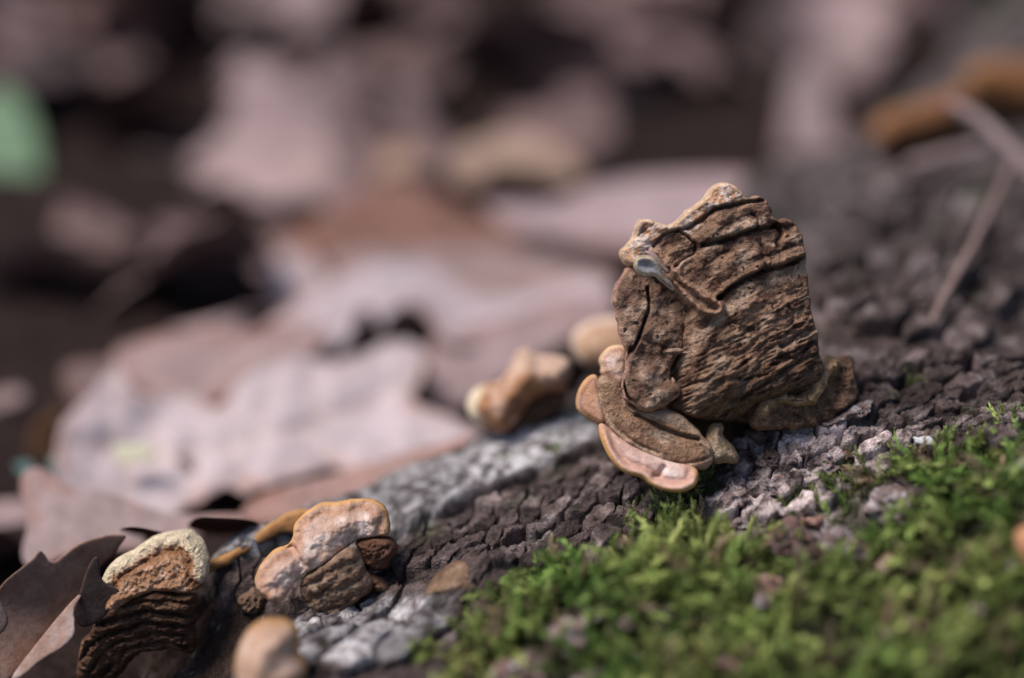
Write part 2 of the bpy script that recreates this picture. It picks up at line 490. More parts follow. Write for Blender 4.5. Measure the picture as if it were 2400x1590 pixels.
def bark_plate(poly_xy, raise_cm, seed, tilt=0.0, tone=1.0):
    """a slab over an outline on the log (x,y in cm)"""
    c = np.mean(poly_xy, 0)
    p = np.asarray(poly_xy, float)
    L = np.r_[0, np.cumsum(np.linalg.norm(np.diff(np.vstack([p, p[:1]]), axis=0), axis=1))]
    N = 34
    t = np.linspace(0, L[-1], N, endpoint=False)
    pc = np.vstack([p, p[:1]])
    ring = np.stack([np.interp(t, L, pc[:, 0]), np.interp(t, L, pc[:, 1])], 1)
    ring += (ring - c) * (.22 * fbm(ring[:, 0] * 9 + seed, ring[:, 1] * 9, seed * .37, 3))[:, None]
    rs = [(1.0, -1.2), (1.0, .7), (.96, .95), (.84, 1.0), (.68, 1.0), (.5, 1.0), (.25, 1.0)]
    V = []
    ang = (seed * 2.399) % 6.283
    for f, h in rs:
        q = c + (ring - c) * f
        z = log_surf(q[:, 0], q[:, 1])
        rel = (q - c)
        zz = z + h * raise_cm + (h > 0) * (.075 * fbm(q[:, 0] * 7, q[:, 1] * 13, seed, 4, True) + tilt * (rel[:, 0] * math.cos(ang) + rel[:, 1] * math.sin(ang)))
        V.append(np.c_[q, zz])
    ztop = log_surf(c[:1], c[1:])[0] + raise_cm
    V = np.vstack(V + [np.array([[c[0], c[1], ztop]])])
    Fc = []
    for r in range(len(rs) - 1):
        for k in range(N):
            k2 = (k + 1) % N
            Fc.append((r * N + k, r * N + k2, (r + 1) * N + k2, (r + 1) * N + k))
    Fc += [((len(rs) - 1) * N + k, (len(rs) - 1) * N + (k + 1) % N, len(rs) * N) for k in range(N)]
    px, py, _ = proj(V)
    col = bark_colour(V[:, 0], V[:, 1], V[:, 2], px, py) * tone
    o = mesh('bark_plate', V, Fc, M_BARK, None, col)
    return adopt(o, log_root)

def plates_in(poly, cu, cv, raise_cm, seed, gap=.82, ang=None, prob=1.0):
    rg = np.random.default_rng(seed)
    pp = np.array([on_log(*q)[0][:2] for q in poly])
    a = AXA if ang is None else ang
    ca, sa = math.cos(a), math.sin(a)
    U = pp[:, 0] * ca + pp[:, 1] * sa; Vv = -pp[:, 0] * sa + pp[:, 1] * ca
    seeds = {}
    for i in range(int(U.min() / cu) - 3, int(U.max() / cu) + 4):
        for j in range(int(Vv.min() / cv) - 3, int(Vv.max() / cv) + 4):
            seeds[i, j] = (i + rg.uniform(-.45, .45) + .5 * (j % 2), j + rg.uniform(-.4, .4))
    n = 0
    for (i, j), s in seeds.items():
        u, v = s[0] * cu, s[1] * cv
        x, y = u * ca - v * sa, u * sa + v * ca
        z = float(log_base(np.array([x]), np.array([y]))[0])
        qx, qy, qd = proj((x, y, z))
        if not inside(np.array([qx]), np.array([qy]), poly)[0] or rg.random() > prob: continue
        cell = [(s[0] - 2, s[1] - 2), (s[0] + 2, s[1] - 2), (s[0] + 2, s[1] + 2), (s[0] - 2, s[1] + 2)]
        for di in (-2, -1, 0, 1, 2):
            for dj in (-2, -1, 0, 1, 2):
                if (di or dj) and (i + di, j + dj) in seeds: cell = clip_poly(cell, s, seeds[i + di, j + dj])
        if len(cell) < 3: continue
        w_ = np.array(cell); w_ = s + (w_ - s) * gap
        w_ = w_ * (cu, cv)
        xy = np.c_[w_[:, 0] * ca - w_[:, 1] * sa, w_[:, 0] * sa + w_[:, 1] * ca]
        bark_plate(xy, raise_cm * rg.uniform(.6, 1.35), rg.uniform(0, 50), rg.uniform(-.22, .22), rg.uniform(.7, 1.75))
        n += 1
    return n

plates_in(PLATE_POLYS[0], .42, .30, .11, 1, .88)
plates_in(PLATE_POLYS[1], .36, .28, .09, 2, .88)
plates_in(PLATE_POLYS[2], .80, .5, .08, 3, .92)
plates_in(PLATE_POLYS[3], .55, .26, .13, 4, .86, AXA - .6, .8)
plates_in([(1900, 830), (1930, 620), (2080, 470), (2420, 430), (2420, 840)], 1.2, .6, .28, 6, .84, None, .6)
plates_in([(2040, 1070), (2150, 1015), (2420, 930), (2420, 1060), (2200, 1090)], .5, .3, .12, 8, .86, AXA - .6, .85)
plates_in([(1080, 1370), (1200, 1305), (1350, 1245), (1500, 1190), (1570, 1190), (1500, 1265), (1380, 1300), (1200, 1350)], .5, .33, .07, 9, .93)
plates_in(PLATE_POLYS[4], .45, .33, .16, 5, .84)

# ------------------------------------------------------------------ traced solids: an outline with depth, thickness and relief
def relief(name, outline, d, mat, col, thick=.25, edge=.12, tilt=(0, 0), dome=0.0, fz=None, step=4.0, sm=2, rag=0.0, seed=0,
           depth=None, parent=None, fback=0.6):
    """A closed solid. outline in photo pixels at depth d (cm); tilt = (right, up) slopes toward the viewer;
    dome = bulge in cm; fz(X,Y,E,k) = extra relief in cm; depth(X,Y) overrides tilt for long pieces."""
    k = d * KX / 2400
    o = chaikin(outline, sm)
    if rag:
        L = np.arange(len(o))
        # refine, then fray the edge
        o2 = []
        for i in range(len(o)):
            a, b = o[i], o[(i + 1) % len(o)]
            m = max(1, int(np.linalg.norm(b - a) / (step * 1.2)))
            for j in range(m): o2.append(a + (b - a) * j / m)
        o = np.array(o2)
        q = o * k
        o = o + rag / k * np.stack([fbm(q[:, 0] * 3 + seed, q[:, 1] * 3, 1.5 + seed, 3), fbm(q[:, 0] * 3, q[:, 1] * 3 + seed, 7.5 + seed, 3)], 1)
    mn, mx = o.min(0) - step, o.max(0) + step
    gx = np.arange(mn[0], mx[0] + step, step); gy = np.arange(mn[1], mx[1] + step, step)
    X, Y = np.meshgrid(gx, gy)
    ins = inside(X, Y, o)
    ci = ins[:-1, :-1] | ins[1:, :-1] | ins[:-1, 1:] | ins[1:, 1:]
    D, _, NX, NY = poly_dist(X, Y, o, True)
    X = np.where(ins, X, NX); Y = np.where(ins, Y, NY); E = np.where(ins, D, 0)
    idx = np.arange(X.size).reshape(X.shape)
    Qd = np.stack([idx[:-1, :-1], idx[1:, :-1], idx[1:, 1:], idx[:-1, 1:]], -1)[ci]
    us = np.unique(Qd); rm = -np.ones(X.size, int); rm[us] = np.arange(len(us)); Qd = rm[Qd]
    X, Y, E = X.ravel()[us], Y.ravel()[us], E.ravel()[us]
    x0, y0 = o.mean(0)
    lxx, lyy = (X - x0) * k, -(Y - y0) * k
    Ec = E * k
    e = np.clip(Ec / edge, 0, 1)
    prof = np.sqrt(np.maximum(1 - (1 - e) ** 2, 0))
    base = tilt[0] * lxx + tilt[1] * lyy
    if dome:
        em = Ec.max()
        base = base + dome * np.sqrt(np.clip(Ec / em, 0, 1))
    if depth is not None:
        base = base + depth(X, Y)
    rel = fz(X, Y, Ec, k) if fz is not None else 0
    zf = base + thick / 2 * prof + rel * np.minimum(e * 1.2, 1)
    zb = base - thick / 2 * prof - (fback - .6) * thick
    O = P(x0, y0, d)
    pos = O + lxx[:, None] * RT + lyy[:, None] * UP
    front = pos - zf[:, None] * FWD
    back = pos - zb[:, None] * FWD
    inner = Ec > 1e-9
    bi = np.where(inner, len(X) + np.cumsum(inner) - 1, np.arange(len(X)))
    V = np.vstack([front, back[inner]])
    Qb = bi[Qd][:, ::-1]
    cf = col(X, Y, Ec, k)
    C = np.vstack([cf, cf[inner]])
    ob = mesh(name, V, np.vstack([Qd, Qb]), mat, None, C)
    if parent is not None: adopt(ob, parent)
    return ob

def groove(X, Y, line, width, depth, step=0.0, decay=30.0):
    d, s, _, _ = poly_dist(X, Y, chaikin(line, 2, False))
    g = -depth * np.exp(-(d / width) ** 2)
    if step: g = g + step * (s < 0) * np.exp(-d / decay) * (1 - np.exp(-(d / width) ** 2))
    return g

def solid(c, var=.0):
    def f(X, Y, E, k):
        r = np.tile(np.asarray(c, float), (len(X), 1))
        n = fbm(X * k * 3, Y * k * 3, 2.2, 4)
        return r * (1 + var * n)[:, None]
    return f

# ------------------------------------------------------------------ the big bracket fungus
def C6(pts): return [(1300 + x / 1.96, 400 + y / 1.96) for x, y in pts]
TAN, DTAN, PALE, PINK, ORANGE, CREAM = (.315, .188, .125), (.16, .105, .075), (.60, .44, .34), (.60, .42, .36), (.50, .25, .10), (.66, .52, .38)
BIG = empty('bracket_fungus', on_log(1760, 990)[0])
tag(BIG, 'large upright wrinkled tan bracket fungus with folded lobes and pink-edged lower shelf', 'fungus', 'bracket fungi on the log')

ZC = (1300 + 1290 / 1.96, 400 + 1340 / 1.96)
def zone(X, Y):
    r = np.hypot((X - ZC[0]), (Y - ZC[1]) * .95)
    return r + 14 * fbm(X * .012, Y * .012, 5.5, 3)
GA = [(C6([(660, 350), (700, 338), (760, 332), (840, 302), (900, 282), (990, 268)]), 4.6, .34, .12),
      (C6([(725, 592), (780, 545), (860, 500), (940, 465), (1040, 435), (1142, 398)]), 4.2, .34, .12),
      (C6([(560, 292), (640, 262), (690, 200), (760, 180), (850, 160), (945, 152)]), 3.6, .24, .08),
      (C6([(445, 365), (470, 312), (530, 290), (575, 300), (620, 345), (622, 395), (580, 412), (535, 455)]), 3.2, .16, .06),
      (C6([(960, 250), (1000, 262), (1010, 300), (990, 330), (1000, 360)]), 4.5, .2, 0),
      (C6([(900, 285), (905, 235), (880, 215)]), 3, .12, 0),
      (C6([(945, 470), (930, 400), (915, 330)]), 3.5, .08, 0),
      (C6([(1180, 710), (1120, 740), (1060, 780), (1010, 810)]), 6, .24, .06),
      (C6([(1190, 830), (1110, 860), (1000, 920), (900, 990), (830, 1040)]), 5, .18, .05),
      (C6([(1180, 770), (1130, 800), (1080, 850), (960, 890)]), 5, .16, .05),
      (C6([(1040, 620), (1060, 670), (1055, 700)]), 4, .10, 0),
      (C6([(760, 660), (790, 740), (830, 820), (850, 900)]), 4, .08, 0)]
FOLD = C6([(470, 480), (520, 520), (560, 560), (610, 620), (655, 655), (715, 665), (742, 630), (700, 600), (640, 575), (560, 505), (500, 440), (450, 385)])
def fzA(X, Y, E, k):
    z = np.zeros(len(X))
    wx = X + 9 * fbm(X * .025, Y * .025, 71, 4); wy = Y + 9 * fbm(X * .025, Y * .025, 72, 4)
    for l, wd, dp, st in GA: z += groove(wx, wy, l, wd, dp, st, 40) * (.75 + .5 * fbm(X * .02, Y * .02, 73, 2))
    r = zone(wx, wy)
    on = sstep(-.25, .25, fbm(X * .011, Y * .011, 9, 2))
    z += .085 * on * np.sqrt(np.abs(np.sin(r / 15.5))) + .016 * (1 - on * .5) * np.sqrt(np.abs(np.sin(r / 5.1)))
    low = sstep(690, 880, Y + .35 * (X - 1700))
    ca, sa = math.cos(-.43), math.sin(-.43)
    u, v = X * ca + Y * sa, -X * sa + Y * ca
    z += (.016 + .085 * low) * fbm(u * .016, v * .10, 3, 4, True) - .12 * low * sstep(.2, .5, fbm(u * .018, v * .05, 37, 3))
    z += .035 * fbm(X * .07, Y * .07, 4, 4)
    z -= .06 * sstep(.40, .52, fbm(X * .06, Y * .06, 24, 3))
    fd = poly_dist(wx, wy, chaikin(FOLD, 2, False))[0]
    z += .16 * np.exp(-(fd / 8) ** 2)
    z += .16 * fbm(X * .010, Y * .010, 14, 3)
    return z
def colA(X, Y, E, k):
    r = zone(X, Y)
    n = fbm(X * .02, Y * .02, 6, 4); n2 = fbm(X * .07, Y * .07, 8, 3)
    c = np.tile(TAN, (len(X), 1))
    c = mixc(c, (.49, .345, .26), sstep(.0, .5, np.sin(r / 11) * .4 + n + .4 * n2) * .7)
    c = mixc(c, (.095, .048, .036), sstep(.05, .45, -n + .4 * np.sin(r / 7.0) + .5 * n2) * .85)
    speck = sstep(.34, .5, fbm(X * .13, Y * .13, 36, 3))
    c = mixc(c, (.06, .032, .028), speck * .7)
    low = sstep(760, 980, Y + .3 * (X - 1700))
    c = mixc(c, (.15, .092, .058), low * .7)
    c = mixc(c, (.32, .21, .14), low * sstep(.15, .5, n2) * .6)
    m = pmask(X, Y, C6([(280, 330), (340, 200), (450, 220), (530, 240), (690, 60), (860, 60), (850, 150), (770, 165), (700, 190),
                        (660, 250), (600, 305), (540, 280), (470, 300), (440, 360), (370, 440), (310, 470)]), 8)
    c = mixc(c, (.50, .28, .17), m * .9)
    c = mixc(c, (.68, .54, .48), m * sstep(-.15, .25, n2 + .6 * n))
    c = mixc(c, (.68, .47, .32), m * sstep(.10, .03, E))
    fd = poly_dist(X, Y, chaikin(FOLD, 2, False))[0]
    c = mixc(c, (.42, .25, .17), np.exp(-(fd / 9) ** 2) * .8)
    m2 = pmask(X, Y, C6([(850, 140), (960, 140), (1000, 240), (960, 260), (880, 170)]), 6)
    c = mixc(c, (.25, .14, .10), m2 * .7)
    return c
depthA = lambda X, Y: .55 - .0062 * np.maximum(1615 - X, 0) * sstep(700, 780, Y) - .5 * np.maximum((Y + .25 * (X - 1700) - 900) / 70, 0) ** 2 - .0000075 * ((X - 1680) ** 2) * 1.0 - .0009 * (Y - 700) * 0 + .0014 * (Y - 900) * 0
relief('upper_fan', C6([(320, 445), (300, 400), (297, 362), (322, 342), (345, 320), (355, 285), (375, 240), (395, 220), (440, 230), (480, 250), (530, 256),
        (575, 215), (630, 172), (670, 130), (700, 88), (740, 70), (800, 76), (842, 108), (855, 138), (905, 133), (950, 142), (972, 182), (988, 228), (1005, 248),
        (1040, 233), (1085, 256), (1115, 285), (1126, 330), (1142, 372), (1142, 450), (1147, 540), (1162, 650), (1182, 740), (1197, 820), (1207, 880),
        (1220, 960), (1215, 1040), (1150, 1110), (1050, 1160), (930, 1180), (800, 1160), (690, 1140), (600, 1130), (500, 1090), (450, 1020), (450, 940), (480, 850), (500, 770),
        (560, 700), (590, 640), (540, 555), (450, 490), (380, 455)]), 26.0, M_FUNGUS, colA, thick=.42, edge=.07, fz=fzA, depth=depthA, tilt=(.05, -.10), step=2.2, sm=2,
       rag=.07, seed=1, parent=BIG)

# left lobe, under the folded edge of the fan and over its foot
GB = [(C6([(425, 540), (437, 620), (412, 690), (385, 765), (350, 830)]), 3.2, .2, .04), (C6([(345, 815), (325, 880), (312, 940), (320, 1020), (360, 1075)]), 3.2, .2, .06),
      (C6([(585, 800), (595, 745), (640, 700)]), 3, .07, 0), (C6([(380, 770), (450, 800), (520, 820), (600, 815)]), 5, .05, 0),
      (C6([(400, 520), (390, 570), (425, 600)]), 4, .05, 0), (C6([(520, 790), (480, 830), (500, 860)]), 4, .06, 0)]
def fzB(X, Y, E, k):
    z = np.zeros(len(X))
    for l, wd, dp, st in GB: z += groove(X, Y, l, wd, dp, st, 22)
    z += .18 * fbm(X * .016, Y * .016, 21, 3) + .045 * fbm(X * .05, Y * .05, 22, 4) + .012 * fbm(X * .09, Y * .12, 23, 3, True)
    z -= .06 * sstep(.34, .5, fbm(X * .06, Y * .06, 25, 3))
    return z
def colB(X, Y, E, k):
    n = fbm(X * .02, Y * .02, 31, 4); n2 = fbm(X * .06, Y * .06, 32, 3)
    c = np.tile((.20, .12, .085), (len(X), 1))
    c = mixc(c, (.43, .30, .225), sstep(-.05, .5, n + .4 * n2))
    c = mixc(c, (.085, .045, .038), sstep(.1, .5, -n + .3 * n2) * .8)
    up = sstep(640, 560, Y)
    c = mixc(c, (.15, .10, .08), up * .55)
    c = mixc(c, (.45, .26, .20), sstep(.07, .02, E) * .8)
    return c
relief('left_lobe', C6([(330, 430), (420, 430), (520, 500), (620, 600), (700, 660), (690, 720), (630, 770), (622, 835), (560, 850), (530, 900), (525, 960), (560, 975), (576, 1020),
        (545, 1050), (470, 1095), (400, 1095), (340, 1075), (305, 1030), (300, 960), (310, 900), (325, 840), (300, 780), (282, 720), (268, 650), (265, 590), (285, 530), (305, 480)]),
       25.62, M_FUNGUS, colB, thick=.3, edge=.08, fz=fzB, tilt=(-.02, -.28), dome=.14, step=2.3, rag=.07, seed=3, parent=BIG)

relief('hollow_shade_fill', C6([(330, 1000), (560, 960), (800, 1060), (950, 1150), (900, 1300), (760, 1400), (560, 1400), (400, 1300), (260, 1120)]), 26.5, M_FUNGUS,
       solid((.075, .045, .034), .6), thick=.6, edge=.3, tilt=(0, -.5), step=3.4, rag=.05, seed=77, parent=BIG, fz=lambda X, Y, E, k: .1 * fbm(X * .04, Y * .04, 78, 4))  # added dark mass joining fan and log, imitating the shaded hollow
# lower shelf and the flap above it
def fzC(X, Y, E, k):
    z = .05 * np.sqrt(np.abs(np.sin(E * 9))) * sstep(.0, .1, E) + .025 * fbm(X * .06, Y * .06, 41, 4) + .01 * fbm(X * .09, Y * .09, 43, 3, True) + .06 * fbm(X * .015, Y * .015, 42, 2)
    z += groove(X, Y, C6([(375, 1120), (430, 1150), (510, 1190), (590, 1218), (650, 1228)]), 5, .14, .05, 25)
    z += groove(X, Y, C6([(200, 1010), (240, 1130), (300, 1200), (380, 1255), (470, 1290)]), 3.5, .06)
    z += groove(X, Y, C6([(660, 1255), (700, 1285), (718, 1310)]), 3, .05)
    z += groove(X, Y, C6([(500, 1330), (560, 1335), (640, 1330), (715, 1300)]), 3, .05)
    return z
def colC(X, Y, E, k):
    n = fbm(X * .025, Y * .025, 44, 4)
    c = np.tile((.295, .175, .112), (len(X), 1))
    c = mixc(c, (.43, .295, .21), sstep(0, .5, n + .4 * np.sin(E * 22)))
    c = mixc(c, (.16, .10, .075), sstep(.2, .55, -n) * .7)
    return c
relief('lower_shelf', C6([(195, 965), (235, 930), (300, 960), (330, 1030), (390, 1090), (470, 1095), (560, 1105), (640, 1170), (690, 1225), (725, 1260), (725, 1345), (660, 1372),
        (560, 1362), (470, 1335), (370, 1290), (290, 1240), (235, 1170), (205, 1090), (192, 1020)]), 25.5, M_FUNGUS, colC, thick=.24, edge=.06, fz=fzC,
       tilt=(.05, -.35), dome=.14, step=2.3, rag=.04, seed=5, parent=BIG)
relief('inner_flap', C6([(372, 1108), (470, 1090), (560, 1105), (620, 1155), (655, 1222), (640, 1232), (590, 1210), (500, 1168), (420, 1130)]), 25.35, M_FUNGUS,
       solid((.36, .25, .18), .35), thick=.2, edge=.08, tilt=(0, -.3), dome=.05, step=2.8, rag=.02, seed=6, parent=BIG)
def colD(X, Y, E, k):
    n = fbm(X * .02, Y * .02, 51, 3)
    top = poly_dist(X, Y, chaikin(C6([(205, 1175), (260, 1215), (340, 1280), (470, 1335), (560, 1360), (640, 1368)]), 2, False))[0] * k
    bot = poly_dist(X, Y, chaikin(C6([(205, 1180), (222, 1260), (258, 1335), (320, 1392), (400, 1407), (432, 1442), (500, 1467), (580, 1474), (640, 1445), (660, 1400), (645, 1372)]), 2, False))[0] * k
    c = np.tile((.62, .42, .36), (len(X), 1))
    c = mixc(c, (.74, .60, .56), sstep(-.1, .3, n) * sstep(.1, .22, bot))
    c = mixc(c, (.46, .23, .16), np.exp(-((bot - .14) / .05) ** 2) * .7)
    c = mixc(c, (.62, .33, .14), sstep(.09, .035, bot))
    c = mixc(c, (.48, .28, .21), sstep(.1, .02, top) * .5)
    return c
def fzD(X, Y, E, k):
    z = .06 * fbm(X * .02, Y * .02, 52, 2)
    z += groove(X, Y, C6([(455, 1405), (480, 1390), (500, 1360)]), 8, .10)
    bot = poly_dist(X, Y, chaikin(C6([(205, 1180), (222, 1260), (258, 1335), (320, 1392), (400, 1407), (432, 1442), (500, 1467), (580, 1474), (640, 1445), (660, 1400)]), 2, False))[0] * k
    return z - .06 * np.exp(-((bot - .16) / .05) ** 2) + .05 * np.exp(-((bot - .06) / .06) ** 2)
relief('shelf_margin', C6([(205, 1165), (208, 1220), (225, 1270), (258, 1335), (320, 1392), (400, 1407), (432, 1442), (500, 1467), (580, 1474), (640, 1445), (660, 1400), (650, 1368),
        (620, 1352), (560, 1345), (470, 1318), (370, 1275), (290, 1225), (240, 1170)]), 25.1, M_SOFT, colD, thick=.22, edge=.1, fz=fzD, tilt=(.05, -.6), step=2.8,
       seed=7, parent=BIG)
def rimcol(base, rim, w_, seed, dark=None, blot=None):
    def f(X, Y, E, k):
        n = fbm(X * .025, Y * .025, seed, 3)
        c = np.tile(base, (len(X), 1)).astype(float)
        if blot is not None: c = mixc(c, blot, sstep(-.1, .35, n))
        if dark is not None: c = mixc(c, dark, np.exp(-((E - w_ * 1.5) / (w_ * .6)) ** 2) * .75)
        return mixc(c, rim, sstep(w_ * 1.2, w_ * .5, E + .02 * n))
    return f
relief('side_lobe', C6([(196, 935), (160, 938), (118, 985), (95, 1050), (100, 1105), (150, 1142), (225, 1180), (240, 1120), (215, 1010)]), 25.75, M_SOFT,
       rimcol((.55, .30, .19), (.55, .31, .15), .045, 61, (.30, .13, .08), (.62, .42, .34)), thick=.2, edge=.1, tilt=(.5, -.1), dome=.06, step=2.8, parent=BIG)
relief('knob_lobe', C6([(690, 1225), (705, 1180), (725, 1158), (768, 1156), (780, 1190), (766, 1215), (820, 1258), (850, 1308), (835, 1350), (780, 1342), (725, 1352), (700, 1320),
        (690, 1270)]), 25.5, M_FUNGUS, rimcol((.36, .26, .17), (.45, .30, .17), .03, 62, None, (.42, .32, .23)), thick=.25, edge=.12, dome=.22, tilt=(-.1, -.15), step=2.4,
       fz=lambda X, Y, E, k: .04 * fbm(X * .05, Y * .05, 63, 4), rag=.02, seed=8, parent=BIG)
relief('nub_lobe', C6([(198, 875), (212, 845), (250, 806), (300, 797), (340, 815), (345, 900), (330, 1000), (290, 1010), (235, 955), (205, 930), (212, 905)]), 25.85, M_SOFT,
       rimcol((.50, .34, .26), (.64, .42, .26), .05, 64, (.45, .22, .15), (.66, .50, .44)), thick=.3, edge=.18, dome=.12, tilt=(.2, -.2), step=2.8,
       fz=lambda X, Y, E, k: .05 * fbm(X * .04, Y * .04, 65, 3), parent=BIG)
# the fan's folded edge: a rolled ridge and the pale cup where it curls over
def tube_px(name, pts, radii, mat, colr, parent, n=14, seed=0, rough=.25):
    """a lumpy tapered roll along points (px, py, depth)"""
    p = smooth_path([P(*q) for q in pts], 2)
    r = np.interp(np.linspace(0, 1, len(p)), np.linspace(0, 1, len(radii)), radii)
    V, Fc = tube(p, r, n, seed, rough)
    nz = fbm(V[:, 0] * 4, V[:, 1] * 4 + seed, V[:, 2] * 4, 3)
    col = np.tile(colr, (len(V), 1)) * (1 + .35 * nz)[:, None]
    return adopt(mesh(name, V, Fc, mat, None, col), parent)
def roll(pts6, d, radii, colr, seed, name='rolled_edge', mat=None):
    q = C6(pts6); ds = np.interp(np.linspace(0, 1, len(q)), np.linspace(0, 1, len(d)), d)
    return tube_px(name, [(a, b, c) for (a, b), c in zip(q, ds)], radii, mat or M_FUNGUS, colr, BIG, 14, seed)
def fzH(X, Y, E, k): return -.10 * sstep(.05, .25, E) + .05 * sstep(0, .05, E) - .05
def colH(X, Y, E, k):
    c = np.tile((.30, .265, .275), (len(X), 1))
    c = mixc(c, (.48, .44, .45), sstep(600, 640, Y))  # lower inside of the cup painted paler, as if lit from above
    c = mixc(c, (.60, .47, .33), sstep(.075, .03, E))
    return mixc(c, (.30, .205, .17), sstep(1300 + 455 / 1.96, 1300 + 505 / 1.96, X) * .8)
relief('curled_lip', C6([(358, 425), (365, 400), (400, 386), (445, 395), (475, 418), (490, 450), (505, 480), (535, 505), (556, 548), (540, 552), (495, 520), (460, 482), (420, 486),
        (385, 475), (362, 452)]), 25.12, M_SOFT, colH, thick=.07, edge=.03, fz=fzH, tilt=(0, .25), step=1.8, sm=2, rag=.02, seed=44, parent=BIG)
relief('upper_curl', C6([(400, 375), (430, 368), (460, 376), (480, 405), (525, 455), (530, 478), (500, 465), (470, 425), (430, 395)]), 25.15, M_SOFT,
       solid((.30, .21, .19), .4), thick=.12, edge=.05, tilt=(0, -.2), step=2.0, rag=.03, seed=45, parent=BIG)
for q, s in (([(560, 830), (600, 822), (628, 838), (600, 850)], 71), ([(525, 960), (545, 940), (572, 985), (578, 1025), (540, 1035)], 72), ([(495, 840), (560, 845), (610, 830), (580, 815), (520, 815)], 73)):
    relief('frayed_scale', C6(q), 25.4, M_FUNGUS, solid((.42, .28, .21), .3), thick=.18, edge=.08, dome=.05, step=2.4, rag=.03, seed=s, parent=BIG,
           fz=lambda X, Y, E, k: .04 * fbm(X * .07, Y * .07, 74, 3))
# wavy crust at the right foot
def fzJ(X, Y, E, k):
    rim = poly_dist(X, Y, chaikin([(1775, 962), (1790, 938), (1830, 926), (1862, 936), (1895, 918), (1920, 890), (1935, 858), (1958, 850)], 2, False))[0] * k
    return .22 * np.exp(-(rim / .08) ** 2) * (1 + .8 * fbm(X * .05, Y * .05, 84, 2)) + .18 * fbm(X * .03, Y * .03, 81, 4) + .06 * fbm(X * .09, Y * .09, 82, 3, True)
def colJ(X, Y, E, k):
    rim = poly_dist(X, Y, chaikin([(1775, 962), (1790, 938), (1830, 926), (1862, 936), (1895, 918), (1920, 890), (1935, 858), (1958, 850)], 2, False))[0] * k
    n = fbm(X * .04, Y * .04, 83, 3)
    c = np.tile((.22, .13, .085), (len(X), 1)); c = mixc(c, (.12, .07, .05), sstep(0, .4, n))
    return mixc(c, (.46, .30, .17), np.exp(-(rim / .1) ** 2))
relief('foot_crust', [(1745, 965), (1785, 925), (1830, 915), (1865, 925), (1895, 905), (1920, 875), (1930, 845), (1960, 838), (1988, 822), (2012, 830), (2022, 870), (2010, 920),
        (1985, 955), (1940, 985), (1880, 1000), (1800, 1005), (1750, 990)], 25.95, M_FUNGUS, colJ, thick=.5, edge=.1, fz=fzJ, tilt=(-.2, -.45), dome=.0, step=2.4, rag=.14, seed=9, parent=BIG)

relief('crust_ridge', [(1300 + a / 3.156, 780 + b / 3.156) for a, b in [(1480, 570), (1510, 505), (1600, 465), (1700, 440), (1760, 480), (1830, 440), (1880, 410), (1895, 350), (1955, 300), (1980, 240), (2040, 215),
        (2100, 215), (2090, 290), (2040, 360), (2015, 430), (1965, 480), (1930, 550), (1850, 540), (1780, 530), (1700, 515), (1600, 535), (1540, 590)]], 25.6, M_FUNGUS,
       solid((.44, .285, .165), .5), thick=.26, edge=.14, tilt=(-.15, -.3), dome=.08, step=2.4, rag=.10, seed=85, parent=BIG,
       fz=lambda X, Y, E, k: .14 * fbm(X * .035, Y * .035, 86, 3) + .05 * fbm(X * .1, Y * .1, 87, 3, True))

# ------------------------------------------------------------------ the other brackets
def C4(pts): return [(x / 3.408, 1130 + y / 3.408) for x, y in pts]
def C3(pts): return [(550 + x / 3.409, 1130 + y / 3.409) for x, y in pts]
def C8(pts): return [(1050 + x / 4.48, 780 + y / 4.48) for x, y in pts]
GRP = 'bracket fungi on the log'

LF = empty('bracket_fungus', P(400, 1500, 25.6))
tag(LF, 'rust brown bracket fungus with a cream rim above dark ridged layers', 'fungus', GRP)
CAPL = C4([(815, 800), (840, 690), (920, 620), (1000, 580), (1100, 510), (1200, 450), (1300, 410), (1400, 405), (1480, 415), (1560, 460), (1630, 530), (1670, 600), (1675, 690),
           (1670, 780), (1625, 835), (1560, 875), (1450, 868), (1300, 855), (1200, 870), (1100, 915), (1000, 970), (905, 1005), (890, 960), (930, 860), (870, 840)])
TOPL = C4([(815, 800), (840, 690), (920, 620), (1000, 580), (1100, 510), (1200, 450), (1300, 410), (1400, 405), (1480, 415), (1560, 460), (1630, 530), (1672, 600), (1678, 690)])
def colL(X, Y, E, k):
    t = poly_dist(X, Y, chaikin(TOPL, 2, False))[0] * k
    n = fbm(X * .05, Y * .05, 91, 4); n2 = fbm(X * .12, Y * .12, 92, 3)
    c = np.tile((.40, .215, .12), (len(X), 1))
    c = mixc(c, (.56, .36, .27), sstep(-.05, .4, n + .5 * n2))
    c = mixc(c, (.24, .11, .055), np.exp(-((t - .27) / .06) ** 2) * .8)
    return mixc(c, (.66, .54, .38), sstep(.22, .13, t + .07 * n2 + .04 * n))
def fzL(X, Y, E, k):
    t = poly_dist(X, Y, chaikin(TOPL, 2, False))[0] * k
    return .05 * np.exp(-((t - .1) / .1) ** 2) - .06 * np.exp(-((t - .26 - .05 * fbm(X * .06, Y * .06, 99, 2)) / .04) ** 2) + .09 * fbm(X * .045, Y * .045, 93, 4) + .05 * fbm(X * .12, Y * .12, 94, 4)
relief('cap', CAPL, 25.6, M_FUNGUS, colL, thick=.26, edge=.09, fz=fzL, tilt=(0, -.75), dome=.2, step=2.2, rag=.05, seed=11, parent=LF)
def arcL(X, Y):
    a, b = C4([(1330, 1650)])[0]
    return np.hypot((X - a) * .72, (Y - b)) + 5 * fbm(X * .02, Y * .02, 95, 3)
def fzL2(X, Y, E, k):
    r = arcL(X, Y)
    return -.20 * (1 - np.sqrt(np.abs(np.sin(r / 8.6 + 1.2 * fbm(X * .015, Y * .015, 191, 2))))) + .11 * fbm(X * .03, Y * .06, 96, 4, True) + .03 * fbm(X * .1, Y * .1, 97, 3)
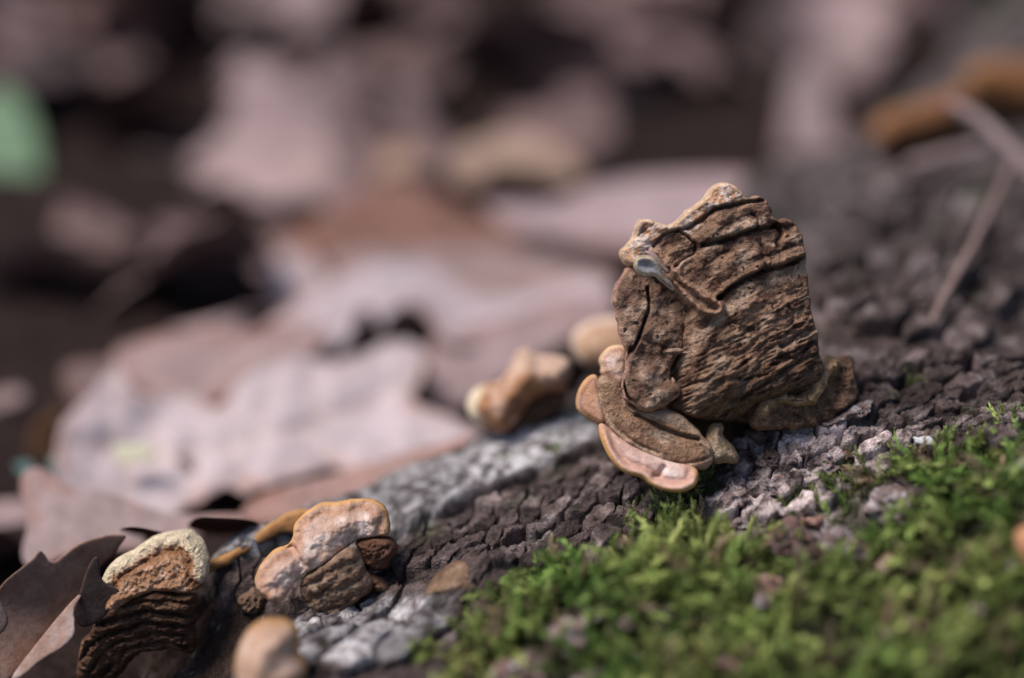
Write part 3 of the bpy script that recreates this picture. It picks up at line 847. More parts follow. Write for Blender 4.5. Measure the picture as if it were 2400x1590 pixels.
def colL2(X, Y, E, k):
    r = arcL(X, Y); n = fbm(X * .03, Y * .05, 98, 4)
    c = np.tile((.11, .06, .04), (len(X), 1))
    return mixc(c, (.24, .14, .085), sstep(.1, .8, np.sin(r / 5.25) * .5 + n))
relief('ridged_underside', C4([(860, 1010), (1000, 940), (1200, 850), (1450, 850), (1600, 860), (1600, 960), (1575, 1100), (1565, 1300), (1510, 1400), (1400, 1350), (1300, 1320), (1180, 1350),
        (1000, 1460), (880, 1640), (560, 1640), (600, 1350), (740, 1150)]), 25.75, M_FUNGUS, colL2, thick=.5, edge=.12, fz=fzL2, tilt=(.05, .4), step=2.4, rag=.10, seed=12, parent=LF)

MF = empty('bracket_fungus', on_log(760, 1410)[0])
tag(MF, 'pinkish orange bracket fungus with two wavy lobes above brown flaps on cracked bark', 'fungus', GRP)
CAPM = C3([(178, 770), (200, 680), (250, 590), (330, 520), (425, 498), (470, 440), (468, 340), (530, 270), (620, 200), (700, 175), (800, 180), (900, 150), (1040, 138), (1135, 168), (1205, 230),
           (1238, 330), (1238, 425), (1150, 430), (1040, 445), (960, 470), (900, 520), (820, 570), (760, 620), (690, 660), (600, 700), (530, 740), (490, 800), (460, 870), (420, 915), (300, 915), (225, 850)])
TOPM = C3([(300, 915), (225, 850), (178, 770), (200, 680), (250, 590), (330, 520), (425, 498), (470, 440), (468, 340), (530, 270), (620, 200), (700, 175), (800, 180), (900, 150), (1040, 138), (1135, 168),
           (1205, 230), (1238, 330), (1238, 425)])
def colM(X, Y, E, k):
    t = poly_dist(X, Y, chaikin(TOPM, 2, False))[0] * k
    n = fbm(X * .025, Y * .025, 101, 4); n2 = fbm(X * .1, Y * .1, 102, 3)
    c = np.tile((.47, .31, .24), (len(X), 1))
    c = mixc(c, (.66, .53, .48), sstep(-.15, .3, n) * sstep(.12, .25, t))
    c = mixc(c, (.42, .20, .11), np.exp(-((t - .13) / .05) ** 2) * (.55 + .4 * n2))
    c = mixc(c, (.30, .15, .08), sstep(.02, .35, .35 * n2 + n - .2 + .5 * sstep(.5, 1.0, t)) * .75)
    return mixc(c, (.56, .30, .13), sstep(.07, .025, t + .03 * n))
def fzM(X, Y, E, k):
    t = poly_dist(X, Y, chaikin(TOPM, 2, False))[0] * k
    z = -.03 * np.exp(-((t - .15) / .05) ** 2) + .16 * fbm(X * .018, Y * .018, 103, 3) + .04 * fbm(X * .07, Y * .07, 104, 4)
    z += groove(X, Y, C3([(425, 495), (500, 560), (560, 640), (540, 720)]), 12, .16)
    return z
relief('cap', CAPM, 25.45, M_SOFT, colM, thick=.18, edge=.05, fz=fzM, tilt=(.02, -.62), dome=.32, rag=.03, step=2.3, seed=13, parent=MF)
def fzM2(X, Y, E, k):
    ca, sa = math.cos(-.45), math.sin(-.45); v = -X * sa + Y * ca; u = X * ca + Y * sa
    return .08 * np.sqrt(np.abs(np.sin(v / 12 + 1.5 * fbm(X * .02, Y * .02, 105, 2)))) + .10 * fbm(u * .03, v * .06, 106, 4) + .04 * fbm(X * .1, Y * .1, 108, 3, True)
def colM2(X, Y, E, k):
    ca, sa = math.cos(-.45), math.sin(-.45); v = -X * sa + Y * ca
    n = fbm(X * .03, Y * .05, 107, 4)
    c = np.tile((.23, .145, .10), (len(X), 1)); c = mixc(c, (.40, .28, .20), sstep(0, .5, n + .3 * np.sin(v / 7)))
    return mixc(c, (.12, .075, .055), sstep(.1, .5, -n) * .7)
relief('front_flap', C3([(500, 880), (560, 750), (700, 650), (850, 540), (930, 500), (1005, 565), (1055, 680), (1105, 800), (1085, 885), (1005, 925), (930, 1005), (800, 1055), (680, 1065), (590, 1005),
        (550, 950)]), 25.3, M_FUNGUS, colM2, thick=.3, edge=.07, fz=fzM2, tilt=(.05, .18), dome=.12, step=2.4, rag=.08, seed=14, parent=MF)
relief('dark_lobe', C3([(940, 470), (1100, 435), (1230, 435), (1295, 510), (1285, 585), (1230, 625), (1245, 685), (1190, 725), (1120, 705), (1050, 660), (990, 570)]), 25.6, M_FUNGUS,
       solid((.15, .075, .05), .6), thick=.35, edge=.1, fz=fzM2, tilt=(-.1, .1), dome=.2, step=2.4, rag=.08, seed=15, parent=MF)
relief('dark_lobe', C3([(1060, 710), (1200, 755), (1255, 830), (1245, 895), (1150, 890), (1080, 830)]), 25.5, M_FUNGUS,
       solid((.18, .10, .065), .5), thick=.35, edge=.18, fz=fzM2, tilt=(-.1, 0), dome=.1, step=2.8, rag=.03, seed=16, parent=MF)
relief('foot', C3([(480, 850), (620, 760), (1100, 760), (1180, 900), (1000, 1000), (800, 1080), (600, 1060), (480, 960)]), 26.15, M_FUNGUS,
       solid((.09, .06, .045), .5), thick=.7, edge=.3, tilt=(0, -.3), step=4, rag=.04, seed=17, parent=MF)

def small(label, outline, d, colf, name='cap', under=None, dunder=.15, ucol=(.13, .08, .055), mat=M_SOFT, **kw):
    c = np.mean(outline, 0)
    low = max(p[1] for p in outline)
    r = empty('bracket_fungus', P(c[0], low, d + .2))
    tag(r, label, 'fungus', GRP)
    a = dict(thick=.35, edge=.2, dome=.15, tilt=(0, -.5), step=3.2); a.update(kw)
    relief(name, outline, d, mat, colf, parent=r, **a)
    if under: relief('underside', under, d + dunder, M_FUNGUS, solid(ucol, .5), parent=r, thick=.4, edge=.2, tilt=(0, .2), step=3.6,
                     fz=lambda X, Y, E, k: .05 * fbm(X * .03, Y * .07, 111, 3))
    return r
small('small round dull brown bracket fungus low on the bark, beside the moss', C3([(1500, 895), (1555, 800), (1640, 710), (1720, 650), (1800, 620), (1900, 650), (1962, 740), (1975, 830), (1935, 905), (1820, 950), (1700, 930),
      (1600, 910)]), 24.9, rimcol((.24, .15, .10), (.20, .12, .08), .05, 121, None, (.34, .235, .16)), mat=M_FUNGUS, rag=.02, seed=18, dome=.25, tilt=(.1, -.45),
      fz=lambda X, Y, E, k: .05 * fbm(X * .05, Y * .05, 122, 4))
small('smooth orange and white knob of a bracket fungus in front of the pale bark', C3([(15, 1370), (60, 1230), (150, 1125), (270, 1088), (400, 1100), (490, 1150), (512, 1250), (490, 1340), (560, 1400), (600, 1480), (540, 1600),
      (400, 1700), (150, 1700), (50, 1600), (10, 1480)]), 23.2, rimcol((.46, .29, .205), (.42, .23, .11), .06, 123, None, (.60, .44, .37)), dome=.5, edge=.4, thick=.6, tilt=(0, -.4), fz=lambda X, Y, E, k: .12 * fbm(X * .02, Y * .02, 143, 3))
small('thin orange bracket fungus edge standing behind the two-lobed pinkish one', C3([(-260, 640), (-120, 590), (0, 530), (150, 440), (260, 340), (380, 265), (480, 230), (640, 225), (700, 300), (640, 420), (460, 400), (330, 440), (200, 520), (60, 590), (-80, 670), (-260, 760)]), 26.35,
      rimcol((.24, .115, .05), (.40, .21, .085), .07, 124), thick=.2, edge=.06, dome=.1, tilt=(0, -.5), rag=.05, seed=46)
small('crumbly dark brown crust of fungus on the log end', C3([(10, 960), (40, 860), (150, 830), (260, 890), (265, 1000), (200, 1075), (80, 1050)]), 25.9, solid((.16, .10, .07), .6), mat=M_FUNGUS, rag=.12, seed=20, dome=.04, edge=.08,
      fz=lambda X, Y, E, k: .12 * fbm(X * .06, Y * .06, 126, 4, True))
def colN(X, Y, E, k):
    n = fbm(X * .02, Y * .02, 141, 3)
    c = np.tile((.34, .17, .09), (len(X), 1)); c = mixc(c, (.52, .34, .25), sstep(-.05, .35, n))
    c = mixc(c, (.62, .46, .36), sstep(880, 850, Y) * .6)
    c = mixc(c, (.20, .09, .05), sstep(40, 20, np.hypot(X - 1203, (Y - 950) * 1.6)) * .6)
    return mixc(c, (.70, .58, .42), sstep(.22, .12, E) * sstep(1150, 1110, X))
small('orange brown bracket fungus with cream rim standing left of the large folded one', C8([(185, 760), (230, 640), (320, 560), (420, 520), (540, 515), (600, 430), (680, 300), (730, 200), (800, 155), (880, 175), (950, 235), (1100, 238),
      (1230, 255), (1300, 300), (1305, 400), (1250, 560), (1235, 620), (1100, 610), (950, 650), (850, 730), (780, 840), (700, 940), (600, 1050), (480, 1030), (350, 960), (230, 900)]), 28.5,
      colN,
      under=C8([(590, 1060), (700, 900), (860, 690), (1000, 610), (1240, 570), (1260, 690), (1210, 800), (1070, 920), (920, 1010), (860, 1120), (720, 1180), (610, 1150)]), dome=.3, edge=.25, thick=.5, tilt=(.1, -.35),
      fz=lambda X, Y, E, k: .16 * fbm(X * .012, Y * .012, 128, 3))
small('pale orange bracket fungus half hidden behind the left edge of the large one', [(1335, 800), (1355, 765), (1400, 745), (1460, 740), (1500, 760), (1500, 860), (1400, 865), (1350, 850)], 30.0,
      rimcol((.42, .25, .155), (.58, .43, .34), .12, 129, None, (.52, .35, .25)), dome=.25, edge=.3, thick=.5)
small('blurred rust brown bracket fungus far along the log under the twigs', [(2030, 310), (2060, 268), (2120, 248), (2200, 222), (2265, 195), (2300, 230), (2260, 290), (2190, 325), (2100, 350), (2045, 355)], 38.5,
      rimcol((.17, .075, .035), (.26, .13, .07), .18, 130), dome=.4, edge=.4, thick=.7, under=[(2050, 340), (2150, 320), (2280, 270), (2290, 340), (2180, 390), (2060, 390)])
small('blurred orange bracket fungus highest on the far end of the log', [(2245, 185), (2285, 145), (2350, 132), (2440, 138), (2500, 170), (2500, 260), (2400, 270), (2330, 245), (2270, 225)], 40.0,
      rimcol((.18, .08, .035), (.27, .14, .065), .18, 131), dome=.4, edge=.4, thick=.7, under=[(2270, 215), (2350, 240), (2500, 250), (2490, 330), (2360, 340), (2280, 280)])
small('blurred reddish bracket fungus poking out of the moss', [(2372, 1270), (2395, 1235), (2460, 1225), (2500, 1290), (2460, 1360), (2400, 1330)], 22.3,
      rimcol((.42, .20, .12), (.48, .24, .13), .08, 132), dome=.25, edge=.25, thick=.4)

# ------------------------------------------------------------------ leaves
def leaf_colour(base, seed, dark=.5, veins=None):
    def f(X, Y, E, k):
        n = fbm(X * .006, Y * .006, seed, 4); n2 = fbm(X * .03, Y * .03, seed + 1, 3)
        c = np.tile(base, (len(X), 1)).astype(float)
        c = c * (1 + .3 * n)[:, None]
        for v in (veins or []):
            c = mixc(c, np.asarray(base) * (1.15, 1.05, .9), .6 * np.exp(-(poly_dist(X, Y, v)[0] / 7) ** 2))
        c = mixc(c, np.asarray(base) * (.7, .42, .28), sstep(.35, .0, E + .3 * n2) * .6 * sstep(-.2, .2, n))
        return mixc(c, np.asarray(base) * (.55, .42, .36), sstep(.25, .6, n2 + .5 * n) * dark)
    return f
def bend(pts):
    """smooth offset toward the viewer through (px,py,cm) points"""
    p = np.array(pts, float); s = 100.0
    q = p.copy(); q[:, :2] /= s
    wgt = rbf_fit(q, .05)
    def f(X, Y):
        z = np.full(X.shape, wgt[-3]) + wgt[-2] * X / s + wgt[-1] * Y / s
        for (cx, cy, _), ww in zip(q, wgt):
            r2 = (X / s - cx) ** 2 + (Y / s - cy) ** 2
            z += ww * np.where(r2 > 1e-12, .5 * r2 * np.log(r2 + 1e-18), 0)
        return z
    return f
def traced_leaf(label, outline, d, base, depth=None, tilt=(0, 0), seed=0, step=8, wav=.12, veins=None, rag=.0, thick=.035, dark=.5, stem=None, name='oak_leaf'):
    def fz(X, Y, E, k):
        z = wav * fbm(X * k * .5, Y * k * .5, seed + .5, 3)
        if veins:
            for v in veins: z += groove(X, Y, v, 20, .12)
        return z
    o = relief(name, outline, d, M_LEAFT, leaf_colour(base, seed, dark, veins), thick=thick, edge=thick, tilt=tilt, step=step, seed=seed, rag=rag,
               depth=(lambda X, Y: (depth(X, Y) if depth else 0) + fz(X, Y, 0, d * KX / 2400)))
    tag(o, label, 'leaf')
    if stem:
        p = smooth_path([P(*q) for q in stem], 2)
        V, Fc = tube(p, np.linspace(.08, .04, len(p)), 8, seed, .15)
        s = mesh('stem', V, Fc, M_LEAFT, o, np.tile(np.asarray(base) * .8, (len(V), 1)))
    return o

def C7(pts): return [(x / 1.9725, 600 + y / 1.9725) for x, y in pts]
PALEL = (.54, .45, .465)
traced_leaf('large pale lobed oak leaf lying flat against the litter beside the log',
    C7([(340, 790), (400, 680), (450, 620), (475, 540), (505, 490), (560, 555), (650, 640), (740, 608), (830, 620), (900, 660), (980, 712), (1030, 700), (1050, 640), (1100, 560), (1200, 505), (1320, 470),
        (1450, 490), (1560, 480), (1680, 440), (1740, 385), (1870, 395), (1965, 450), (1930, 590), (1880, 680), (2000, 720), (2130, 742), (2200, 790), (2280, 860), (2240, 920), (2100, 900), (1950, 890), (1850, 960), (1700, 975),
        (1560, 955), (1400, 1000), (1330, 1025), (1200, 1065), (1110, 1015), (1075, 1060), (1000, 1100), (900, 1150), (840, 1205), (760, 1195), (680, 1125), (600, 1095), (480, 1130), (440, 1080), (395, 980), (365, 900)]),
    33.0, PALEL, bend([(170, 1000, 1.2), (240, 860, -.6), (300, 1150, 2.4), (520, 960, .2), (400, 1200, 2.6), (700, 1100, 1.7), (700, 880, -.8), (950, 1080, 1.6), (900, 820, -1.6), (980, 850, -1.4), (1130, 1000, 1.0), (550, 1130, 2.0), (330, 1060, 1.0), (640, 1000, .9)]),
    seed=3, step=7, wav=.6, rag=.12, veins=[C7([(1500, 760), (1400, 520)]), C7([(560, 880), (500, 560)]), C7([(1100, 880), (1250, 1040)]), C7([(640, 900), (700, 1100)]), C7([(420, 850), (800, 930), (1200, 850), (1700, 700), (1900, 560)]), C7([(800, 930), (700, 760)]), C7([(1200, 850), (1250, 600)]), C7([(900, 920), (1000, 1080)]), C7([(1400, 800), (1600, 940)])], dark=.35)
traced_leaf('pale arched oak leaf with two dark gaps under its edge',
    [(560, 830), (640, 750), (720, 685), (830, 615), (930, 598), (1040, 622), (1120, 685), (1250, 690), (1380, 625), (1440, 640), (1440, 700), (1250, 770), (1120, 815), (1030, 800), (1015, 745), (965, 712), (920, 735), (905, 785),
     (885, 725), (850, 720), (838, 790), (800, 832), (770, 815), (745, 800), (700, 830), (600, 870)], 37.0, (.48, .395, .415),
    bend([(600, 830, 1.0), (720, 720, .2), (930, 610, -1.4), (960, 720, .8), (1100, 720, 0), (1400, 640, -.8), (1150, 800, 1.2), (800, 820, 1.6)]), seed=9, step=9, rag=.06, dark=.3)
traced_leaf('curled brown oak leaf with torn tips beside the cream-rimmed fungus',
    C4([(-60, 960), (0, 890), (50, 800), (150, 700), (250, 620), (310, 545), (340, 600), (372, 662), (430, 640), (530, 550), (640, 480), (750, 450), (880, 430), (1000, 435), (940, 500), (880, 600), (740, 700), (620, 900), (430, 1150),
        (220, 1450), (80, 1640), (-60, 1640)]), 25.9, (.32, .20, .155), tilt=(0, -.5), depth=bend([(0, 1400, .3), (40, 1330, .5), (90, 1300, .25), (200, 1270, .3), (290, 1258, .35), (200, 1400, -.5), (130, 1450, -.5), (60, 1550, -.1), (20, 1590, .2)]),
    seed=15, step=4, wav=.08, rag=.03, dark=.5)
traced_leaf('folded leaf blade with a pale twisted edge in the dark below the cream-rimmed fungus',
    C4([(640, 880), (625, 930), (565, 1030), (592, 1130), (603, 1220), (525, 1310), (360, 1400), (205, 1540), (120, 1560), (150, 1490), (300, 1280), (450, 1080), (560, 950)]), 25.0, (.46, .36, .33),
    seed=16, tilt=(.1, -.5), step=4, wav=.06, dark=.3)
traced_leaf('dark pointed leaf tip leaning on the cream-rimmed fungus',
    C4([(795, 555), (825, 640), (812, 790), (980, 850), (925, 925), (855, 1060), (700, 1175), (600, 1180), (548, 1050), (630, 900), (700, 700)]), 25.2, (.10, .068, .06), seed=17, tilt=(.1, .35), step=4, wav=.05, dark=.3)
traced_leaf('narrow brown leaf edge at the foot of the curled brown leaf', C4([(-60, 920), (0, 950), (40, 1030), (70, 1110), (40, 1180), (0, 1220), (-60, 1240)]), 25.1, (.30, .22, .20), seed=18, tilt=(-.3, 0), step=4, wav=.05)
traced_leaf('dark arched leaf over a hollow behind the cream-rimmed fungus',
    C4([(900, 430), (950, 380), (1030, 340), (1140, 322), (1240, 345), (1340, 400), (1300, 450), (1200, 520), (1000, 560), (920, 500)]), 26.7, (.14, .085, .075), bend([(265, 1255, -.6), (300, 1235, .3), (335, 1225, .6), (390, 1245, .2), (330, 1280, -1.2)]), seed=19, step=5, wav=.04)
traced_leaf('black brown arched leaf over a deep hollow beside the thin orange fungus',
    C4([(1440, 400), (1500, 330), (1600, 265), (1750, 240), (1950, 255), (2070, 300), (2060, 350), (1950, 430), (1800, 520), (1650, 560), (1500, 520)]), 26.9, (.10, .06, .052), bend([(425, 1250, -.6), (460, 1210, .3), (520, 1202, .8), (600, 1215, .3), (500, 1270, -1.4)]), seed=20, step=5, wav=.05)
traced_leaf('mauve oak leaf lying below the large pale one', [(20, 1130), (60, 1090), (150, 1150), (260, 1160), (330, 1190), (420, 1210), (600, 1200), (560, 1240), (430, 1260), (330, 1290), (200, 1280), (100, 1330), (60, 1300), (70, 1220)], 28.5, (.42, .31, .30), tilt=(0, -.7), seed=21, step=6, wav=.1)
traced_leaf('pinkish oak leaf lying against the log behind the bark ridge', [(560, 1200), (620, 1150), (800, 1110), (950, 1060), (1130, 1020), (1180, 1040), (1080, 1090), (920, 1150), (880, 1200), (740, 1200), (620, 1230)], 30.2, (.42, .27, .24), tilt=(.05, -.9), seed=22, step=6, wav=.1)
traced_leaf('rust red oak leaf with a long straight edge in the litter', [(640, 580), (740, 505), (850, 440), (940, 400), (1010, 440), (1100, 500), (1240, 545), (1300, 600), (1100, 610), (900, 600), (760, 610), (680, 640)], 42.0, (.25, .135, .105), tilt=(0, -.8), seed=23, step=10, wav=.2, dark=.4)
traced_leaf('tan leaf rim with a rolled edge behind the rust red leaf', [(830, 400), (880, 355), (930, 335), (985, 345), (1000, 380), (960, 400), (900, 420), (850, 440)], 45.0, (.46, .32, .24), tilt=(0, -.6), seed=24, step=10, wav=.1)
traced_leaf('tan arched leaf over a dark slot in the litter', [(1060, 360), (1110, 325), (1180, 305), (1260, 315), (1330, 350), (1380, 410), (1350, 440), (1280, 415), (1180, 395), (1140, 400), (1130, 440), (1080, 450), (1050, 410)], 45.0, (.44, .31, .24), tilt=(0, -.5), seed=25, step=10, wav=.1)
traced_leaf('mauve curled leaf below the tan arched one', [(1120, 480), (1200, 470), (1300, 480), (1400, 420), (1600, 400), (1800, 400), (1900, 420), (1750, 520), (1600, 560), (1450, 590), (1300, 560), (1180, 540)], 41.0, (.44, .33, .34), tilt=(0, -.9), seed=26, step=10, wav=.25)
traced_leaf('upright pale pointed leaf standing far behind the large fungus', [(1830, 330), (1850, 200), (1880, 130), (1915, 120), (1945, 190), (1965, 300), (1990, 420), (1900, 430), (1800, 430)], 50.0, (.38, .29, .29), tilt=(.1, -.3), seed=27, step=12, wav=.2)
traced_leaf('pale leaf patch with an orange tip far behind the large fungus', [(1370, 180), (1430, 140), (1500, 150), (1560, 200), (1530, 300), (1500, 380), (1440, 400), (1400, 330), (1370, 250)], 54.0, (.38, .28, .26), tilt=(0, -.6), seed=28, step=12, wav=.2)
traced_leaf('broad mauve leaf tilted in the far litter', [(150, 470), (260, 410), (380, 420), (500, 400), (560, 440), (520, 520), (400, 550), (280, 545), (180, 530)], 52.0, (.44, .34, .35), tilt=(0, -.9), seed=29, step=12, wav=.3)
traced_leaf('rounded pale pink leaf beside a thin bent stalk', [(170, 760), (210, 690), (280, 660), (320, 700), (350, 800), (360, 860), (300, 870), (220, 850)], 42.0, (.48, .36, .36), tilt=(0, -.6), seed=30, step=10, wav=.2)
traced_leaf('pale leaf with a brown rolled left rim', [(620, 640), (650, 585), (700, 580), (760, 620), (780, 680), (700, 720), (640, 700)], 39.5, (.50, .40, .41), tilt=(0, -.7), seed=31, step=10, wav=.15)
traced_leaf('mauve leaf strip between dark gaps left of the arched leaf', [(340, 730), (450, 700), (560, 690), (640, 710), (560, 790), (470, 820), (380, 830), (340, 790)], 40.5, (.44, .34, .36), tilt=(0, -.8), seed=32, step=10, wav=.2)
traced_leaf('bent leaf with a rust underside at the edge of the pale leaf', [(60, 1040), (90, 980), (150, 960), (190, 990), (190, 1060), (150, 1100), (90, 1110)], 33.5, (.22, .11, .06), tilt=(0, .3), seed=33, step=8, wav=.15)
traced_leaf('long green leaf blade standing upright in the litter', [(-80, 250), (-30, 190), (30, 210), (75, 280), (105, 380), (95, 460), (60, 530), (10, 600), (-80, 640)], 48.0, (.25, .37, .23), tilt=(.2, -.2), seed=34, step=10, wav=.15, dark=.1, name='green_leaf')

traced_leaf('brown leaf filling the gap above the large pale leaf', [(250, 820), (330, 790), (430, 770), (540, 780), (640, 760), (740, 740), (760, 800), (700, 870), (600, 900), (480, 960), (380, 920), (290, 880)], 34.6, (.38, .27, .26), tilt=(0, -1.2), seed=41, step=9, wav=.3)
traced_leaf('mauve leaf running from the pale arched one toward the small orange fungus', [(1000, 800), (1080, 770), (1200, 740), (1330, 690), (1440, 680), (1460, 740), (1330, 800), (1200, 880), (1100, 950), (1030, 960), (1000, 880)], 35.6, (.40, .29, .29), tilt=(.1, -.7), seed=42, step=9, wav=.25)
traced_leaf('brown leaf in shade under the rounded pink one', [(120, 860), (220, 840), (330, 850), (420, 900), (380, 980), (280, 990), (180, 960)], 34.9, (.22, .15, .145), tilt=(0, -.8), seed=43, step=9, wav=.25)
traced_leaf('dull brown leaf lying between the rust red leaf and the curled mauve one', [(740, 600), (900, 580), (1100, 580), (1300, 560), (1420, 590), (1430, 640), (1250, 700), (1100, 690), (950, 640), (800, 660)], 40.5, (.36, .26, .25), tilt=(0, -.8), seed=44, step=9, wav=.3)
# loose litter: lobed oak leaves, each one an object
def leaf_template(seed):
    rg = np.random.default_rng(seed)
    NT, NS = 56, 15
    L = 1.0
    t = np.linspace(0, 1, NT)
    lob = rg.uniform(3.2, 4.4); ph = rg.uniform(0, 1)
    def half(t, p):
        env = .30 * np.sin(math.pi * np.clip(t, 0, 1) ** .8) ** .75
        return env * (.56 + .44 * np.abs(np.cos(math.pi * lob * (t + p)))) + .004
    wl, wr = half(t, ph * .1), half(t, ph * .1 + .06)
    s = np.linspace(-1, 1, NS)
    T, Sx = np.meshgrid(t, s, indexing='ij')
    Wd = np.where(Sx < 0, wl[:, None], wr[:, None])
    x = Sx * Wd; y = T - .5 + .10 * np.abs(Sx) * Wd
    cl, cw, tw = rg.uniform(-.9, .9), rg.uniform(-1.6, 1.6), rg.uniform(-.8, .8)
    z = cl * (y ** 2) * .9 + cw * x ** 2 * 1.3 + tw * x * y + .05 * fbm(x * 3 + seed, y * 3, seed * .3, 3)
    z += .012 * np.cos((T * lob + np.abs(Sx) * .35) * 2 * math.pi)
    col = np.ones((NT * NS, 3))
    n = fbm(x.ravel() * 5, y.ravel() * 5 + seed, 2, 3)
    col *= (1 + .3 * n)[:, None]
    mid = np.exp(-(x.ravel() / .012) ** 2)
    col = mixc(col, (1.2, 1.05, .9), mid * .6)
    col = mixc(col, (.5, .4, .33), sstep(.1, .5, n) * .4)
    V = np.stack([x, y, z], -1).reshape(-1, 3)
    idx = np.arange(NT * NS).reshape(NT, NS)
    Qd = np.stack([idx[:-1, :-1], idx[1:, :-1], idx[1:, 1:], idx[:-1, 1:]], -1).reshape(-1, 4)
    # two skins, 0.4 mm apart at 9 cm
    V2 = V.copy(); V2[:, 2] -= .004
    o = mesh('oak_leaf', np.vstack([V, V2]), np.vstack([Qd, Qd[:, ::-1] + len(V)]), M_LEAF, None, np.vstack([col, col]))
    k = NS // 2
    pth = [V[i * NS + k] + (0, 0, -.002) for i in range(0, NT - 2, 4)][::-1] + [V[k] + (0, -.06, -.01), V[k] + (.01, -.16, .0)]
    Vs, Fs = tube(np.array(pth), np.linspace(.003, .009, len(pth)), 6)
    st = mesh('stem', Vs, Fs, M_LEAF, o, np.full((len(Vs), 3), .8))
    for q in (o, st): COL.objects.unlink(q)
    return o, st
TEMPL = [leaf_template(s) for s in range(8)]
def put_leaf(i, pos, rot, size, colr, label, group):
    a, b = TEMPL[i % len(TEMPL)]
    o = a.copy(); s = b.copy()
    COL.objects.link(o); COL.objects.link(s); s.parent = o
    o.location = [c * CM for c in pos]; o.rotation_euler = rot; o.scale = (size, size, size)
    o.color = (*colr, 1); s.color = (*[c * .8 for c in colr], 1)
    tag(o, label, 'leaf', group)
    return o
LPAL = [((.36, .26, .26), 'mauve grey'), ((.235, .155, .148), 'dull brown'), ((.15, .09, .085), 'dark brown'), ((.30, .20, .165), 'tan'), ((.20, .095, .06), 'rust brown'), ((.085, .06, .062), 'blackish brown')]
MARKS = [((430, 480), 'the broad mauve leaf'), ((900, 540), 'the rust red leaf'), ((1220, 380), 'the tan arched leaf'), ((1500, 480), 'the curled mauve leaf'), ((1900, 280), 'the upright pale pointed leaf'),
         ((1460, 270), 'the orange-tipped pale leaf'), ((10, 400), 'the green leaf'), ((260, 770), 'the rounded pink leaf'), ((600, 1000), 'the large pale lobed leaf'), ((900, 680), 'the pale arched leaf'),
         ((2150, 250), 'the far rust brown fungus')]
rg = np.random.default_rng(21)
cnt = 0
for yy in np.arange(3.0, 80, 4.0):
    for xx in np.arange(-42, 54, 4.4):
        x, y = xx + rg.uniform(-2.4, 2.4), yy + rg.uniform(-2.2, 2.2)
        if edge_side(np.array([x]), np.array([y]))[0] < 3.2: continue
        px, py, d = proj((x, y, 0.5))
        if px < -500 or px > 2900 or py < -260: continue
        if d < 46 and 480 < px < 1250 and 560 < py < 1000: continue     # the hollow under the arched leaf stays open
        if d < 54 and ((px < 260 and 240 < py < 760) or (1700 < px < 2080 and 200 < py < 620) or (1300 < px < 1640 and 220 < py < 480)): continue     # keeps the upright leaves clear
        r = rg.random()
        far = min(1, max(0, (d - 34) / 30))
        pr = np.array([.30 - .17 * far, .26 + .06 * far, .16 + .2 * far, .12 - .10 * far, .06 - .05 * far, .07 + .02 * far]); pr /= pr.sum()  # far leaves lean to dark browns, imitating dimmer light in the background
        ci = int(rg.choice(6, p=pr))
        if d > 42 and ci in (3, 4): ci = 2
        c, cn = LPAL[ci]
        c = np.array(c) * rg.uniform(.8, 1.15)
        tl = .16 + .42 * far
        mk = min((math.hypot(px - a, (py - b) * 1.6), nm) for (a, b), nm in MARKS)
        put_leaf(cnt, (x, y, float(floor_h(np.array(x), np.array(y))) + (rg.uniform(.3, 1.4) if d > 44 else rg.uniform(-.1, .35))), (rg.normal() * tl, rg.normal() * tl, rg.uniform(0, 6.28)), rg.uniform(6.0, 9.5),
                 c, 'blurred %s oak leaf in the litter %s %s' % (cn, 'just around' if mk[0] < 260 else 'farther out from', mk[1]), '%s leaves of the litter carpet' % cn)
        cnt += 1

# ------------------------------------------------------------------ twigs, chips and small growths
def twig(name, label, cat, pts, radii, colr, seed=0, n=10, group=None):
    p = smooth_path([P(*q) for q in pts], 2)
    r = np.interp(np.linspace(0, 1, len(p)), np.linspace(0, 1, len(radii)), radii)
    V, Fc = tube(p, r, n, seed, .12)
    o = mesh(name, V, Fc, M_TWIG)
    o.color = (*colr, 1)
    return tag(o, label, cat, group)
t = twig('stalk', 'thin straight pale brown stalk leaning up from the log bark', 'twig', [(2140, 850, 27.6), (2200, 720, 28.6), (2290, 560, 30.2), (2340, 450, 31.6), (2372, 385, 32.6)], [.05, .065, .07, .065, .06], (.24, .165, .15), 3)
p = smooth_path([P(*q) for q in [(2170, 722, 28.4), (2230, 732, 28.6), (2290, 742, 28.8)]], 2)
V, Fc = tube(p, np.linspace(.012, .006, len(p)), 6); s = mesh('side_shoot', V, Fc, M_TWIG, t); s.color = (.40, .32, .28, 1)
twig('twig', 'thick bent pale twig crossing above the leaning stalk', 'twig', [(2230, 245, 34.5), (2290, 275, 34), (2345, 325, 33.4), (2400, 385, 33), (2480, 470, 32.5)], [.10, .13, .15, .16, .16], (.27, .20, .20), 4)
twig('stick', 'short stubby pale stick lying on the far log', 'twig', [(2130, 390, 36), (2180, 378, 36), (2240, 362, 36), (2305, 350, 36)], [.14, .17, .17, .15], (.28, .20, .195), 5)
twig('twig', 'thin brown twig slanting from the stubby stick toward the fungus', 'twig', [(2130, 395, 36.4), (2060, 420, 36.4), (1990, 450, 36.4)], [.09, .1, .07], (.20, .14, .13), 6)
twig('stalk', 'thin dark bent stalk rising past the rounded pink leaf', 'twig', [(350, 870, 40.5), (355, 790, 41), (330, 700, 42), (300, 640, 43)], [.1, .1, .1, .08], (.14, .10, .11), 7)

